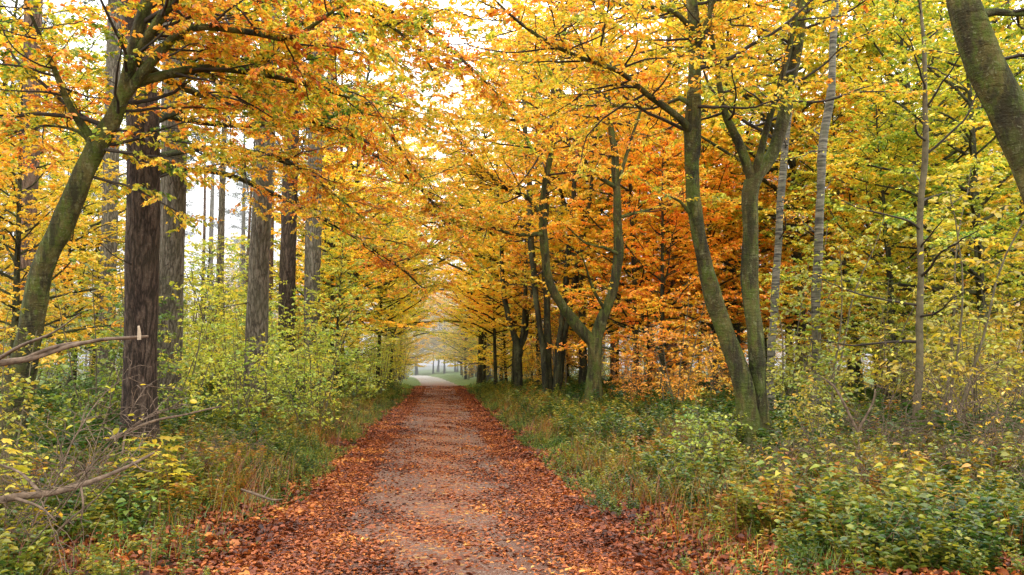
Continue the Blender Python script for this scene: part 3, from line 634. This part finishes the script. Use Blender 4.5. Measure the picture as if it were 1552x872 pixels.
for i, (px, d, k, h) in enumerate(sorted(BL)):
    place('broadleaf_tree', BG[k], GP(px, d), R(0, 6), R(.6, .8), '%s from the left of the yellow-green trees among the left conifers' % ORD[i], 'tree', 'broadleaf trees among the left conifers', (h, .3, 1.0, 1))
for i, (px, d, k, s) in enumerate([(728, 58, 4, 1.75), (714, 88, 4, 1.6), (590, 70, 4, 1.9), (606, 92, 4, 1.6)]):
    place('tall_beech_tree', BG[k], GP(px, d), R(0, 6), s, 'tall golden beech whose crown closes over the far end of the path', 'beech tree', 'tall beeches over the far path', (R(.44, .58), .25, 1.25, 1))
for i, (px, d, h) in enumerate(sorted([(768, 50, .46), (806, 54, .50), (852, 56, .52), (782, 64, .44), (758, 72, .44), (830, 68, .48), (880, 48, .55)])):
    place('low_crowned_tree', BG[3], GP(px, d), R(0, 6), .78, '%s from the left of the low golden trees behind the dark stems' % ORD[i], 'tree', 'low golden trees behind the dark stems', (h, .28, 1.4, 1))
for i, (px, d, k, s) in enumerate([(612, 84, 3, 1.0), (598, 96, 3, 1.1), (706, 80, 3, 1.0), (722, 92, 3, 1.1), (700, 104, 3, 1.2), (590, 108, 3, 1.2), (738, 70, 3, .9), (596, 66, 3, .8), (718, 112, 3, 1.3), (632, 134, 3, 1.5), (664, 150, 3, 1.6), (690, 138, 3, 1.4)]):
    place('low_crowned_tree', BG[k], GP(px, d), R(0, 6), s, '%s leafy hazy yellow tree crowding the misty end of the path' % ('small' if s < 1.05 else 'broad'), 'tree', '%s trees at the misty end of the path' % ('small' if s < 1.05 else 'broad'), (R(.40, .50), .25, 1.3, 1))
FARB = []
rf = np.random.default_rng(31)
for i in range(84):
    px = rf.uniform(-40, 1600) if i < 78 else rf.uniform(600, 720); d = rf.uniform(80, 150); q = GP(px, d)
    if 585 < px < 735 and d < 122: continue
    h = rf.uniform(.3, .62)
    place('broadleaf_tree', BG[i % 4], q, R(0, 6), R(.9, 1.25), 'hazy far broadleaf tree closing off the wood beyond the clearing', 'tree', 'far hazy trees beyond the clearing', (h, .2, 1.0, 1))
TB = [(885, 36, 4, .5), (1010, 40, 0, .54), (1120, 34, 4, .50), (1215, 30, 4, .40), (1300, 40, 2, .38), (1375, 32, 4, .36), (1445, 42, 0, .42), (1520, 36, 4, .36), (820, 44, 4, .46)]
for i, (px, d, k, h) in enumerate(sorted(TB)):
    place('tall_broadleaf_tree', BG[k], GP(px, d), R(0, 6), R(1.45, 1.7), '%s from the left of the tall high-crowned trees behind the right-hand wood' % ORD[i], 'tree', 'tall trees behind the right-hand wood', (h, .4, 1.15, 1))
for i, (px, d, k, h) in enumerate([(-20, 34, 4, .42), (110, 44, 4, .38), (480, 56, 4, .38), (540, 40, 4, .44)]):
    place('tall_broadleaf_tree', BG[k], GP(px, d), R(0, 6), R(1.35, 1.6), '%s from the left of the tall yellow-green trees behind the left conifers' % ORD[i], 'tree', 'tall trees behind the left conifers', (h, .4, 1.15, 1))
# conifers
used = []
def far_pines(n, p0, p1, d0, d1, label, group, ks, seed):
    r = np.random.default_rng(seed); c = 0; tries = 0
    while c < n and tries < 4000:
        tries += 1
        px = r.uniform(p0, p1); d = math.sqrt(r.uniform(d0**2, d1**2)); q = GP(px, d)
        if abs(q[0]-pcx(q[1])) < 5 or any((q[0]-u[0])**2+(q[1]-u[1])**2 < 5 for u in used): continue
        used.append(q); c += 1
        place('conifer_tree', PN[ks[c % len(ks)]], q, R(0, 6), R(.9, 1.15), label, 'conifer tree', group, (.1, .2, .8, 1))
fr = np.random.default_rng(77)
for i in range(90):
    px = fr.uniform(800, 1600) if i % 3 else fr.uniform(-40, 560); d = fr.uniform(34, 75); q = GP(px, d)
    if abs(q[0]-pcx(q[1])) < 4.5: continue
    zone = 'right' if px > 700 else 'left'
    place('bush', SP[i % 5], q, R(0, 6), R(1.0, 1.6), 'dim far bush in the understory deep in the wood at the %s' % zone, 'bush', 'far bushes at the %s' % zone, (R(.2, .7), .2, .7, 1), ('stem', 'crown'))
far_pines(46, -30, 560, 30, 85, 'slim bare conifer trunk in the far stand at the left', 'far conifers at the left', [0, 1, 3, 2], 3)
far_pines(40, 850, 1580, 28, 80, 'slim reddish conifer trunk in the far stand at the right', 'far conifers at the right', [1, 3, 1, 0], 4)
# saplings
def saps(n, p0, p1, d0, d1, ks, h0, h1, b, label, group, seed, name='sapling', off=2.6, smin=.7, smax=1.1):
    r = np.random.default_rng(seed); c = 0; tries = 0; loc = []
    while c < n and tries < 6000:
        tries += 1
        px = r.uniform(p0, p1); d = math.sqrt(r.uniform(d0**2, d1**2)); q = GP(px, d)
        if abs(q[0]-pcx(q[1])) < off or any((q[0]-u[0])**2+(q[1]-u[1])**2 < .6 for u in loc): continue
        loc.append(q); c += 1
        place(name, SP[ks[c % len(ks)]], q, R(0, 6), R(smin, smax), label, 'sapling', group, (R(h0, h1), .22, b, 1), ('stem', 'crown'))
saps(26, 250, 600, 16, 34, [0, 1, 2, 3, 5], .24, .38, 1.15, 'yellow-green sapling in the thicket left of the path', 'yellow-green saplings left of the path', 11)
saps(34, 400, 625, 22, 62, [0, 1, 3], .30, .42, 1.2, 'pale yellow sapling in the far thicket left of the path', 'far saplings left of the path', 12)
saps(26, 690, 860, 38, 80, [0, 1, 3], .40, .56, 1.25, 'yellow sapling under the avenue beeches right of the path', 'yellow saplings under the right avenue', 17, off=2.9)
saps(16, 560, 640, 55, 95, [0, 1, 3], .36, .46, 1.25, 'pale yellow sapling near the misty end of the path', 'saplings near the misty end of the path', 18, off=2.6, smax=1.3)
saps(18, 270, 520, 26, 48, [3, 0, 3], .30, .46, 1.2, 'tall thin yellow sapling between the conifers at the left', 'tall saplings among the left conifers', 19, smax=1.7, smin=1.1)
saps(14, 0, 240, 13, 26, [1, 2, 0, 4], .10, .30, .8, 'green sapling in the shade behind the dark trunk', 'green saplings behind the dark trunk', 13)
saps(24, 1170, 1570, 12, 24, [0, 1, 3, 4, 2], .26, .56, .72, 'olive and yellow sapling in the thicket at the right', 'saplings at the right', 14)
saps(14, 940, 1180, 19, 34, [2, 4, 1], .62, .80, 1.0, 'low orange-leaved sapling behind the twin-stemmed beech', 'orange saplings behind the twin-stemmed beech', 15)
saps(12, 1200, 1560, 22, 36, [0, 3, 1], .38, .60, 1.0, 'golden sapling deeper in the wood at the right', 'golden saplings deeper at the right', 16)
# ------------------------------------------------------------------ world, sun, camera
SUN_EL = math.radians(48); SUN_AZ = math.radians(20)   # from ahead and right
w = bpy.data.worlds.new('World'); sc.world = w; w.use_nodes = True; nt = w.node_tree; nt.nodes.clear()
sky = N(nt, 'ShaderNodeTexSky', sky_type='NISHITA', sun_disc=False, sun_elevation=SUN_EL, sun_rotation=SUN_AZ, air_density=1.0, dust_density=4.0)
bw = N(nt, 'ShaderNodeHueSaturation'); bw.inputs['Saturation'].default_value = .12; bw.inputs['Value'].default_value = 1.6; nt.links.new(sky.outputs[0], bw.inputs['Color'])
cloud = mixc(nt, .72, bw.outputs[0], (37., 37.2, 37.6))
bg = N(nt, 'ShaderNodeBackground'); bg.inputs['Strength'].default_value = .13; nt.links.new(cloud, bg.inputs[0])
wo = N(nt, 'ShaderNodeOutputWorld'); nt.links.new(bg.outputs[0], wo.inputs[0])
ld = bpy.data.lights.new('sun', 'SUN'); ld.energy = 2.2; ld.angle = math.radians(14); ld.color = (1, .95, .86)
lo = bpy.data.objects.new('sun', ld); COL.objects.link(lo)
dirv = Vector((math.sin(SUN_AZ)*math.cos(SUN_EL), math.cos(SUN_AZ)*math.cos(SUN_EL), math.sin(SUN_EL)))
lo.rotation_euler = dirv.to_track_quat('Z', 'Y').to_euler(); lo.location = (0, 0, 30)
cd = bpy.data.cameras.new('camera'); cd.sensor_width = 36; cd.lens = F/1552*36; cd.clip_end = 3000; cd.clip_start = .05
co = bpy.data.objects.new('camera', cd); COL.objects.link(co); co.location = (0, 0, CAMZ)
co.rotation_euler = (PI/2+PITCH, 0, -YAW); sc.camera = co
m, nt = mat('mist'); vs = N(nt, 'ShaderNodeVolumeScatter'); vs.inputs['Density'].default_value = .010; vs.inputs['Color'].default_value = (1, 1, .97, 1); vs.inputs['Anisotropy'].default_value = .5
o_ = N(nt, 'ShaderNodeOutputMaterial'); nt.links.new(vs.outputs[0], o_.inputs['Volume'])
g = Geo(); bx = np.array([[x_, y_, z_] for z_ in (-2., 45.) for x_, y_ in ((-170, 58), (170, 58), (170, 300), (-170, 300))], float)
g.add(bx, [[0, 3, 2, 1], [4, 5, 6, 7], [0, 1, 5, 4], [1, 2, 6, 5], [2, 3, 7, 6], [3, 0, 4, 7]])
o = obj('mist', g.mesh('mist', [m], smooth=False)); tag(o, 'thin pale mist hanging at the far end of the wood', None, None, 'structure')
#@@UG_START
# ------------------------------------------------------------------ undergrowth
def sample_ground(n, y0, y1, xf, pw=1.0):
    y = y0*(y1/y0)**rng.random(n) if pw == 1.0 else y0+(y1-y0)*rng.random(n)
    x = pcx(y)+xf(n, y); keep = np.abs(np.arctan2(x, y)-YAW) < math.radians(37)
    return x[keep], y[keep]
def xs_litter(n, y):
    u = rng.random(n); x = np.empty(n)
    a = u < .22; x[a] = rng.uniform(-1.5, 1.5, a.sum())
    b = (u >= .22) & (u < .27); x[b] = rng.normal(0.05, .22, b.sum())
    c = (u >= .27) & (u < .66); s = np.where(rng.random(c.sum()) < .45, -1, 1); x[c] = s*(1.14+np.abs(rng.normal(0, .33, c.sum()))-.2*rng.random(c.sum()))
    d = u >= .66; x[d] = np.where(rng.random(d.sum()) < .45, -1, 1)*rng.uniform(1.6, 9, d.sum())
    return x
x, y = sample_ground(700000, 4.6, 60, xs_litter)
k = rng.random(len(x)) < np.where(np.abs(x) < 1.2, np.clip(.52+.5*wav(x*2.1, y*.8)+.35*wav(x*5, y*5)-.25*np.exp(-((np.abs(x)-.68)/.2)**2), .08, 1), np.clip(.75+.4*wav(x*1.3, y*1.3), .2, 1))
x, y = x[k], y[k]
ex = 26000; xe = np.where(rng.random(ex) < .62, 1, -1)*(1.4+2.1*rng.random(ex)**1.5); ye = 5.0+4.2*rng.random(ex)**1.3
ke = wav(xe*1.3+2, ye*1.3)+wav(xe*3.3, ye*3.1)*.4 > -.45; x = np.append(x, xe[ke]); y = np.append(y, ye[ke]); n = len(x); g = Geo()
dd = rng.normal(0, 1, (n, 3))*[1, 1, .12]; onpath = (np.abs(x-pcx(y)) < 1.45)
nn = UP+rng.normal(0, 1, (n, 3))*np.where(onpath, .22, .5)[:, None]
z = gh(x, y)+np.where(onpath, .030, .016)+rng.random(n)*np.where(onpath, .012, .05)
sz = rng.uniform(.028, .066, n)*np.where(rng.random(n) < .06, 1.5, 1)*np.where(onpath, .74, 1)*(1+y*.012)
near = y < 13; pp = np.stack([x, y, z], 1)
leaves(g, pp[near], dd[near], nn[near], sz[near], 'f', 0, None, .66); leaves(g, pp[~near], dd[~near], nn[~near], sz[~near], 'q', 0, None, .7)
o = obj('leaf_litter', g.mesh('leaf_litter', [M['litter']]), None, (.46, .62, 1.0, 1)); tag(o, 'carpet of fallen russet beech leaves', 'leaf litter', None, 'stuff')
# grass
def xs_side(lo, hi, pr=.55):
    def f(n, y):
        s = np.where(rng.random(n) < pr, 1, -1); return s*(lo+(hi-lo)*rng.random(n)**1.3)
    return f
def grass(name, n, y0, y1, lo, hi, h0, h1, wd, col, label, thr, seed, lean=.5, material='herb', hy=0.0, ns=1.0, cl=7):
    x, y = sample_ground(n//cl, y0, y1, xs_side(lo, hi))
    k = (wav(x*1.1*ns+seed, y*1.1*ns) > thr) & ~((y < 8.6) & (np.abs(x) < 2.6+.5*wav(x*2, y*2)) & (rng.random(len(x)) < .8)); x, y = x[k], y[k]
    ci = np.repeat(np.arange(len(x)), cl); m = len(ci)
    px = x[ci]+rng.normal(0, .05, m)*(1+y[ci]*.04); py = y[ci]+rng.normal(0, .05, m)*(1+y[ci]*.04)
    d = np.abs(px-pcx(py)); h = rng.uniform(h0, h1, m)*np.clip((d-1.3)/.9, .3, 1)*(1+py*hy)
    a = rng.uniform(0, 2*PI, m); e = np.stack([np.cos(a), np.sin(a), np.zeros(m)], 1)*lean*rng.uniform(.2, 1, (m, 1))
    s = np.stack([-np.sin(a+.6), np.cos(a+.6), np.zeros(m)], 1)*(wd*(1+py*.05)*rng.uniform(.6, 1.3, m))[:, None]
    b = np.stack([px, py, gh(px, py)-.01], 1); hh = h[:, None]
    q1 = b+(e*.25+UP*.55)*hh; q2 = b+(e*.75+UP*.92)*hh
    V = np.stack([b-s, b+s, q1+s*.8, q1-s*.8, q2+s*.25, q2-s*.25], 1); g = Geo(); bi = np.arange(m)[:, None]*6
    g.add(V, np.concatenate([bi+np.array([0, 1, 2, 3]), bi+np.array([3, 2, 4, 5])]), 0, np.repeat(rng.random(m), 6))
    o = obj(name, g.mesh(name, [M[material]]), None, col); tag(o, label, name.replace('_', ' '), None, 'stuff')
grass('grass', 260000, 5.5, 60, 1.42, 8, .05, .20, .0024, (.13, .34, 1.0, 1), 'green and straw grass on the verges', -.1, 0, .9, hy=.008)
grass('dry_stalks', 34000, 5.5, 32, 2.0, 8, .12, .55, .0020, (.90, .6, .42, 1), 'dry rusty brown stalks standing in the verges', -.15, 3, 1.0, cl=3)
# herbs: small prototypes scattered by numpy into one cover mesh
def herb_proto(kind):
    g = Geo()
    if kind == 0:   # low rosette
        n = 13; a = rng.uniform(0, 2*PI, n); d = np.stack([np.cos(a), np.sin(a), rng.uniform(.1, .9, n)], 1)
        leaves(g, d*[.02, .02, .05]+[0, 0, .03], d, UP+d*.3, rng.uniform(.05, .09, n), 'f', 0)
    else:           # upright leafy stem(s)
        for sidx in range(3 if kind == 1 else 2):
            H = rng.uniform(.16, .32)*(1 if kind == 1 else 1.6); q = grow(rng.normal(0, .03, 3)*[1, 1, 0], np.array([rng.normal(0, .35), rng.normal(0, .35), 1]), H, 5, .08)
            tubes(g, q, np.linspace(.003, .0015, 5), 3, 1)
            m = int(H/.025); P_ = []; D_ = []
            for i in range(m):
                p, d = at_t(q, .15+.85*i/m); a = i*1.6+rng.normal(0, .3)
                for b in (0, PI): P_.append(p); D_.append([math.cos(a+b), math.sin(a+b), rng.uniform(-.1, .6)])
            leaves(g, np.array(P_), np.array(D_), UP+rng.normal(0, .25, (len(P_), 3)), rng.uniform(.035, .065, len(P_))*(1.15 if kind == 2 else 1), 'f', 0)
    return g.arrays()
HP = [herb_proto(i % 3) for i in range(9)]
def scatter_protos(x, y, s, HPx, rshift):
    g = Geo(); rz = rng.uniform(0, 2*PI, len(x)); z = gh(x, y); pk = rng.integers(0, len(HPx), len(x))
    for k, (V, Q, Mi, Rn) in enumerate(HPx):
        j = np.where(pk == k)[0]; m = len(j)
        if not m: continue
        c, sn = np.cos(rz[j])[:, None], np.sin(rz[j])[:, None]; ss = s[j][:, None]
        VV = np.stack([(V[:, 0]*c-V[:, 1]*sn)*ss+x[j][:, None], (V[:, 0]*sn+V[:, 1]*c)*ss+y[j][:, None], V[:, 2]*ss+z[j][:, None]], -1)
        g.add(VV, Q[None]+np.arange(m)[:, None, None]*len(V), 0, np.clip(Rn[None]*.6+rshift[j][:, None], 0, 1).ravel()); g.M[-1][:] = np.tile(Mi, m)
    return g
def cover(name, n, y0, y1, lo, hi, pr, s0, s1, thr, seed, col, label, hy=0):
    x, y = sample_ground(n, y0, y1, xs_side(lo, hi, pr)); v = wav(x*1.4+seed, y*1.4-seed)+.5*wav(x*4+seed, y*4); k = (v > thr) & ~((y < 8.6) & (np.abs(x) < 2.7+.5*wav(x*2, y*2)) & (rng.random(len(x)) < .8)); x, y, v = x[k], y[k], v[k]
    d = np.abs(x-pcx(y)); s = rng.uniform(s0, s1, len(x))*np.clip((d-1.1)/1.7, .35, 1)*(1+hy*y)
    g = scatter_protos(x, y, s, HP, rng.random(len(x))*.4)
    o = obj(name, g.mesh(name, [M['herb'], M['stem']]), None, col); tag(o, label, 'ground cover', None, 'stuff')
cover('ground_cover', 24000, 5.2, 50, 1.6, 9, .55, .5, 1.1, -.15, 0, (.20, .55, .52, 1), 'low green herbs and moss covering the verges', .012)
cover('weeds', 7000, 6, 40, 2.3, 9, .5, .6, 1.2, .12, 5, (.40, .9, .45, 1), 'olive and yellowing weeds behind the verge', .008)
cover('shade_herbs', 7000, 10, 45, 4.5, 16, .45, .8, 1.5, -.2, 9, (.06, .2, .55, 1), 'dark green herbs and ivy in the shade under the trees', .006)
# brambles (things)
def bramble(nst, H, leaf, arch, up=.9):
    g = Geo(); gl = Geo(); P_ = []; D_ = []
    for i in range(nst):
        a = rng.uniform(0, 2*PI); q = grow(np.array([rng.normal(0, .05), rng.normal(0, .05), -.03]), np.array([math.cos(a)*arch, math.sin(a)*arch, up]), H*rng.uniform(.6, 1.1), 12, .07, .0, arch*.45)
        tubes(g, q, np.linspace(.0045, .0018, 12), 5, 0)
        for t in np.arange(.15, 1, .06/H*1.25):
            p, d = at_t(q, t); b = rng.uniform(0, 2*PI); e = nrm(np.array([math.cos(b), math.sin(b), .35]))
            pe = p+e*leaf*.5; tubes(g, np.array([p, .5*(p+pe)+UP*.005, pe]), np.array([.0018, .0014, .001]), 3, 0)
            sd = nrm(np.cross(e, UP)); P_ += [pe, pe, pe]; D_ += [e, e*.45+sd, e*.45-sd]
    P_ = np.array(P_); r = np.repeat(rng.random(len(P_)//3), 3)*.7+rng.random(len(P_))*.3
    leaves(gl, P_, np.array(D_)+rng.normal(0, .12, (len(P_), 3)), UP+rng.normal(0, .3, (len(P_), 3)), leaf*rng.uniform(.65, 1.1, len(P_)), 'b', 0, r, .62)
    return g.mesh('bramble_stem', [M['stem']]), gl.mesh('bramble_foliage', [M['herb']])
def broadplant(H, leaf, kind='b'):
    g = Geo(); gl = Geo(); P_ = []; D_ = []
    for i in range(3):
        q = grow(np.array([rng.normal(0, .06), rng.normal(0, .06), -.03]), np.array([rng.normal(0, .3), rng.normal(0, .3), 1]), H*rng.uniform(.6, 1), 10, .05)
        tubes(g, q, np.linspace(.005, .002, 10), 5, 0); a = rng.uniform(0, PI)
        for t in np.linspace(.3, 1, max(4, int(H/.085))):
            p, d = at_t(q, t); a += PI/2+rng.normal(0, .2)
            for b in (0, PI):
                e = nrm(np.array([math.cos(a+b), math.sin(a+b), .45])); pe = p+e*leaf*.55
                tubes(g, np.array([p, .5*(p+pe)+UP*.006, pe]), np.array([.0018, .0014, .001]), 3, 0); P_.append(pe); D_.append(e*[1, 1, .1])
    P_ = np.array(P_)
    leaves(gl, P_, np.array(D_), UP+rng.normal(0, .28, (len(P_), 3)), leaf*rng.uniform(.6, 1.15, len(P_)), kind, 0, None, .66)
    return g.mesh('plant_stem', [M['stem']]), gl.mesh('plant_foliage', [M['herb'] if kind == 'b' else M['leaf']])
BRM = [bramble(6, .9, .075, .8), bramble(5, .7, .065, .6), bramble(8, 1.1, .07, 1.0), bramble(4, .55, .08, .5)]
BPL = [broadplant(.7, .095), broadplant(.5, .085), broadplant(.85, .09), broadplant(.4, .08)]
def plants(n, protos, p0, p1, d0, d1, h0, h1, b, label, cat, group, seed, off=2.9, smin=.6, smax=1.0, name='bramble', sp=.22):
    r = np.random.default_rng(seed); c = 0; tr = 0; loc = []
    while c < n and tr < 8000:
        tr += 1; px = r.uniform(p0, p1); d = r.uniform(d0, d1); q = GP(px, d)
        if abs(q[0]-pcx(q[1])) < off or any((q[0]-u[0])**2+(q[1]-u[1])**2 < sp**2 for u in loc): continue
        loc.append(q); c += 1
        place(name, protos[c % len(protos)], q, R(0, 6), R(smin, smax), label, cat, group, (R(h0, h1), .3, b, 1), ('stem', 'foliage'))
plants(22, BRM, 1080, 1600, 6.4, 9.5, .12, .60, .8, 'green bramble with arching stems in the right foreground', 'bramble', 'brambles in the right foreground', 21, 2.9, .45, .8)
plants(20, BPL, 1080, 1600, 5.8, 9, .12, .60, .65, 'broad-leaved yellow-green plant among the brambles at lower right', 'plant', 'broad-leaved plants at lower right', 22, name='leafy_plant')
plants(30, BRM, 900, 1600, 9, 17, .08, .62, .7, 'green bramble around the foot of the twin-stemmed beech', 'bramble', 'brambles near the twin-stemmed beech', 23, 3.2, .4, .7)
plants(26, BRM, -40, 480, 7, 13, .10, .36, .65, 'bramble in the tangled verge left of the path', 'bramble', 'brambles left of the path', 24, 3.2, .4, .7)
plants(46, BRM, 150, 620, 12, 26, .10, .26, .9, 'bramble in front of the left thicket', 'bramble', 'brambles before the left thicket', 25, 3.4, .5, .8, sp=.4)
plants(12, BPL, -20, 420, 6.3, 8.5, .10, .26, .8, 'small green leafy plant in the left foreground', 'plant', 'leafy plants in the left foreground', 26, 2.3, .5, .8, name='leafy_plant')
# yellow maple seedling beside the dark trunk
def own(name, proto, px, d, s, label, cat, col, pn=('stem', 'foliage'), rz=0):
    return place(name, proto, GP(px, d), rz, s, label, cat, None, col, pn)
own('maple_seedling', broadplant(1.05, .17, 'm'), 262, 8.2, 1.0, 'little maple seedling with bright yellow lobed leaves by the dark trunk', 'seedling', (.46, .3, .85, 1))
own('maple_seedling', broadplant(1.2, .14, 'm'), 60, 6.3, 1.0, 'yellow maple seedling tangled with bare twigs at the left edge', 'seedling', (.42, .3, .75, 1))
own('sapling', SP[4], 1062, 10.0, .75, 'thin pale-leaved sapling leaning in front of the twin-stemmed beech', 'sapling', (.30, .25, .9, 1), ('stem', 'crown'))
own('sapling', SP[2], 1236, 10.5, .6, 'twiggy sapling with few leaves in front of the banded birch', 'sapling', (.42, .4, .6, 1), ('stem', 'crown'))
# dead branches at the left
def dead(name, label, main, subs, bark='deadwood', broken=None):
    t = smoothline(limb_pts([(a, b, c, w*.75) for a, b, c, w in main]), .05, .012); base = t[0, :3].copy(); base[2] = min(base[2], t[:, 2].min())
    root = thing(name, label, 'dead branch', base)
    g = Geo(); tubes(g, t[:, :3], t[:, 3], 10, 0, .07, True); obj('limb', g.mesh(name, [M[bark]], base), root)
    for s in subs:
        u = smoothline(limb_pts(s), .05, .006); g = Geo(); tubes(g, u[:, :3], u[:, 3], 6, 0, .05, True); obj('twig', g.mesh(name+'_twig', [M[bark]], base), root)
    if broken:
        u = smoothline(limb_pts(broken), .02, 0); g = Geo(); tubes(g, u[:, :3], u[:, 3], 8, 0, .05, True); obj('broken_stub', g.mesh(name+'_stub', [M['cutwood']], base), root)
dead('dead_branch', 'pale dead branch jutting in level from the left with a broken stub near its tip',
     [(-140, 600, 4.6, 15), (-60, 562, 4.7, 14), (0, 550, 4.8, 13), (50, 542, 4.8, 12), (95, 528, 4.9, 10), (150, 517, 4.9, 8), (190, 515, 5, 7), (221, 513, 5, 5)],
     [[(40, 543, 4.8, 7), (75, 528, 4.85, 6), (110, 520, 5.0, 4), (140, 518, 5.2, 3)], [(-20, 555, 4.8, 7), (30, 525, 4.6, 5), (80, 505, 4.5, 3), (120, 478, 4.4, 2)]],
     broken=[(211, 515, 5, 6), (211, 505, 5, 5), (210, 494, 5, 3)])
dead('dead_branch', 'crooked brown dead branch rising from the leaf litter at lower left',
     [(-120, 800, 5.0, 16), (-40, 770, 5.2, 15), (20, 752, 5.4, 14), (75, 745, 5.5, 13), (120, 733, 5.6, 11), (165, 717, 5.7, 9), (205, 700, 5.8, 7), (232, 686, 5.9, 4)],
     [[(20, 755, 5.4, 6), (60, 768, 5.3, 4), (86, 790, 5.2, 2)], [(122, 732, 5.6, 4), (126, 765, 5.5, 3), (122, 790, 5.5, 2)], [(60, 746, 5.5, 6), (30, 716, 5.7, 4), (-10, 700, 5.9, 3)], [(200, 700, 5.8, 3), (216, 712, 5.7, 2), (240, 716, 5.6, 1)]])
dead('dead_branch', 'thin fallen branch slanting up in front of the yellow maple seedling',
     [(160, 668, 7.6, 5), (190, 655, 7.8, 6), (240, 635, 8.2, 5), (290, 625, 8.8, 4), (335, 618, 9.4, 3)], [[(190, 655, 7.8, 4), (185, 690, 7.6, 3)]])
dead('dead_branch', 'thin grey fallen stick lying in the green verge left of the path',
     [(366, 742, 7.4, 4), (390, 750, 7.3, 5), (412, 758, 7.2, 4), (428, 757, 7.2, 2)], [[(400, 754, 7.25, 3), (410, 738, 7.4, 2)]])
dead('dead_branch', 'bent thin dead stick arching in front of the thicket at the right',
     [(1300, 655, 9.2, 5), (1278, 610, 9.2, 5), (1262, 585, 9.3, 4), (1240, 570, 9.4, 2)], [[(1300, 655, 9.2, 4), (1322, 612, 9.2, 3), (1326, 590, 9.2, 2)]])
# twiggy tangle at the left edge : bare whippy shrubs
def whips(n, H, lf):
    g = Geo(); c = Crown()
    for i in range(n):
        a = rng.uniform(0, 2*PI); q = grow(np.array([rng.normal(0, .15), rng.normal(0, .15), -.05]), np.array([math.cos(a)*.6, math.sin(a)*.6, 1]), H*rng.uniform(.5, 1), 14, .10, .0, .12)
        tubes(g, q, np.linspace(.010, .002, 14)*rng.uniform(.5, 1.1), 5, 0)
        for t in np.linspace(.15, .95, 9):
            p, d = at_t(q, t); e = grow(p, d+rng.normal(0, .8, 3), R(.2, .6), 7, .2); c.sec.append((e, .004)); c.spray(e, step=.2, l3=.25, t0=.3, flat=.5)
    gc = c.build(lf, .06, 'f', .05, 0, 1, tilt=.6)
    return g.mesh('shrub_stem', [M['deadwood']]), gc.mesh('shrub_crown', [M['leaf'], M['deadwood']])
W1, W2 = whips(13, 2.0, .055), whips(9, 1.3, .05)
own('bare_shrub', W1, 8, 5.6, 1.0, 'tangled brown bare-twigged shrub at the left edge above the level dead branch', 'shrub', (.45, .3, .8, 1), ('stem', 'crown'))
own('bare_shrub', W2, 105, 7.4, .9, 'smaller bare-twigged shrub between the left edge and the dark trunk', 'shrub', (.42, .3, 1, 1), ('stem', 'crown'), 2)
own('bare_shrub', W1, 1480, 11, 1.1, 'tall brown twiggy shrub in front of the wood at far right', 'shrub', (.5, .3, 1, 1), ('stem', 'crown'), 1)
own('bare_shrub', W2, 1330, 11.5, 1.2, 'brown twiggy shrub right of the banded birch', 'shrub', (.62, .3, 1, 1), ('stem', 'crown'), 4)
own('bare_shrub', W2, 1555, 9, 1.0, 'low twiggy shrub under the curved beech at the right edge', 'shrub', (.6, .3, 1, 1), ('stem', 'crown'), 5)
W3 = whips(5, .95, .05)
for i, (px, d, sc2) in enumerate([(1095, 10.8, .8), (1150, 9.6, .9), (1205, 8.6, .8), (1275, 9.4, 1.0), (1350, 8.2, .8), (1425, 9.0, 1.0), (1500, 8.0, .9), (1010, 13, .8), (1390, 10.5, .9)]):
    place('bare_shrub', W3, GP(px, d), i*1.3, sc2, '%s from the left of the low bare brown shrubs poking out of the right verge' % ORD[sorted([1095, 1150, 1205, 1275, 1350, 1425, 1500, 1010, 1390]).index(px)], 'shrub', 'bare brown shrubs in the right verge', (.6, .5, .8, 1), ('stem', 'crown'))
for i, (px, d, sc2) in enumerate([(150, 8.6, .8), (290, 10, .8), (345, 11.5, .9), (60, 7.2, .9)]):
    place('bare_shrub', W3, GP(px, d), i*1.7, sc2, '%s from the left of the low bare twiggy shrubs in the left verge' % ORD[sorted([150, 290, 345, 60]).index(px)], 'shrub', 'bare twiggy shrubs in the left verge', (.5, .5, .8, 1), ('stem', 'crown'))
own('sapling', SP[1], 22, 8.2, .62, 'yellow leaved sapling standing before the foot of the leaning beech', 'sapling', (.44, .45, .7, 1), ('stem', 'crown'))
# mossy stump at the bottom left corner
q = GP(14, 6.1); root = thing('mossy_stump', 'moss-covered rotten stump in the bottom left corner', 'stump', q)
g = Geo(); zz = np.array([-.15, -.02, .08, .18, .25, .275, .28]); rr_ = np.array([.30, .27, .22, .2, .17, .10, .02])
tubes(g, np.stack([zz*.12, zz*0, zz], 1), rr_, 22, 0, .05); obj('stump', g.mesh('mossy_stump', [M['moss']]), root)
g = Geo(); n = 5000; a = rng.uniform(0, 2*PI, n); zt = rng.uniform(0, .28, n); rad = np.interp(zt, zz, rr_); p = np.stack([np.cos(a)*rad+zt*.12, np.sin(a)*rad, zt], 1)
leaves(g, p, np.stack([np.cos(a), np.sin(a), np.ones(n)*.8], 1)+rng.normal(0, .5, (n, 3)), rng.normal(0, 1, (n, 3)), .022, 'q', 0, None, .25); obj('moss', g.mesh('moss_tufts', [M['herb']]), root, (.12, .2, .6, 1))
#@@UG_END
sc.render.engine = 'CYCLES'; cy = sc.cycles
cy.max_bounces = 7; cy.diffuse_bounces = 4; cy.glossy_bounces = 2; cy.transmission_bounces = 5; cy.transparent_max_bounces = 4; cy.volume_bounces = 0
cy.caustics_reflective = False; cy.caustics_refractive = False
cy.use_denoising = True
sc.view_settings.view_transform = 'Standard'; sc.view_settings.look = 'None'; sc.view_settings.exposure = 0; sc.view_settings.gamma = 1
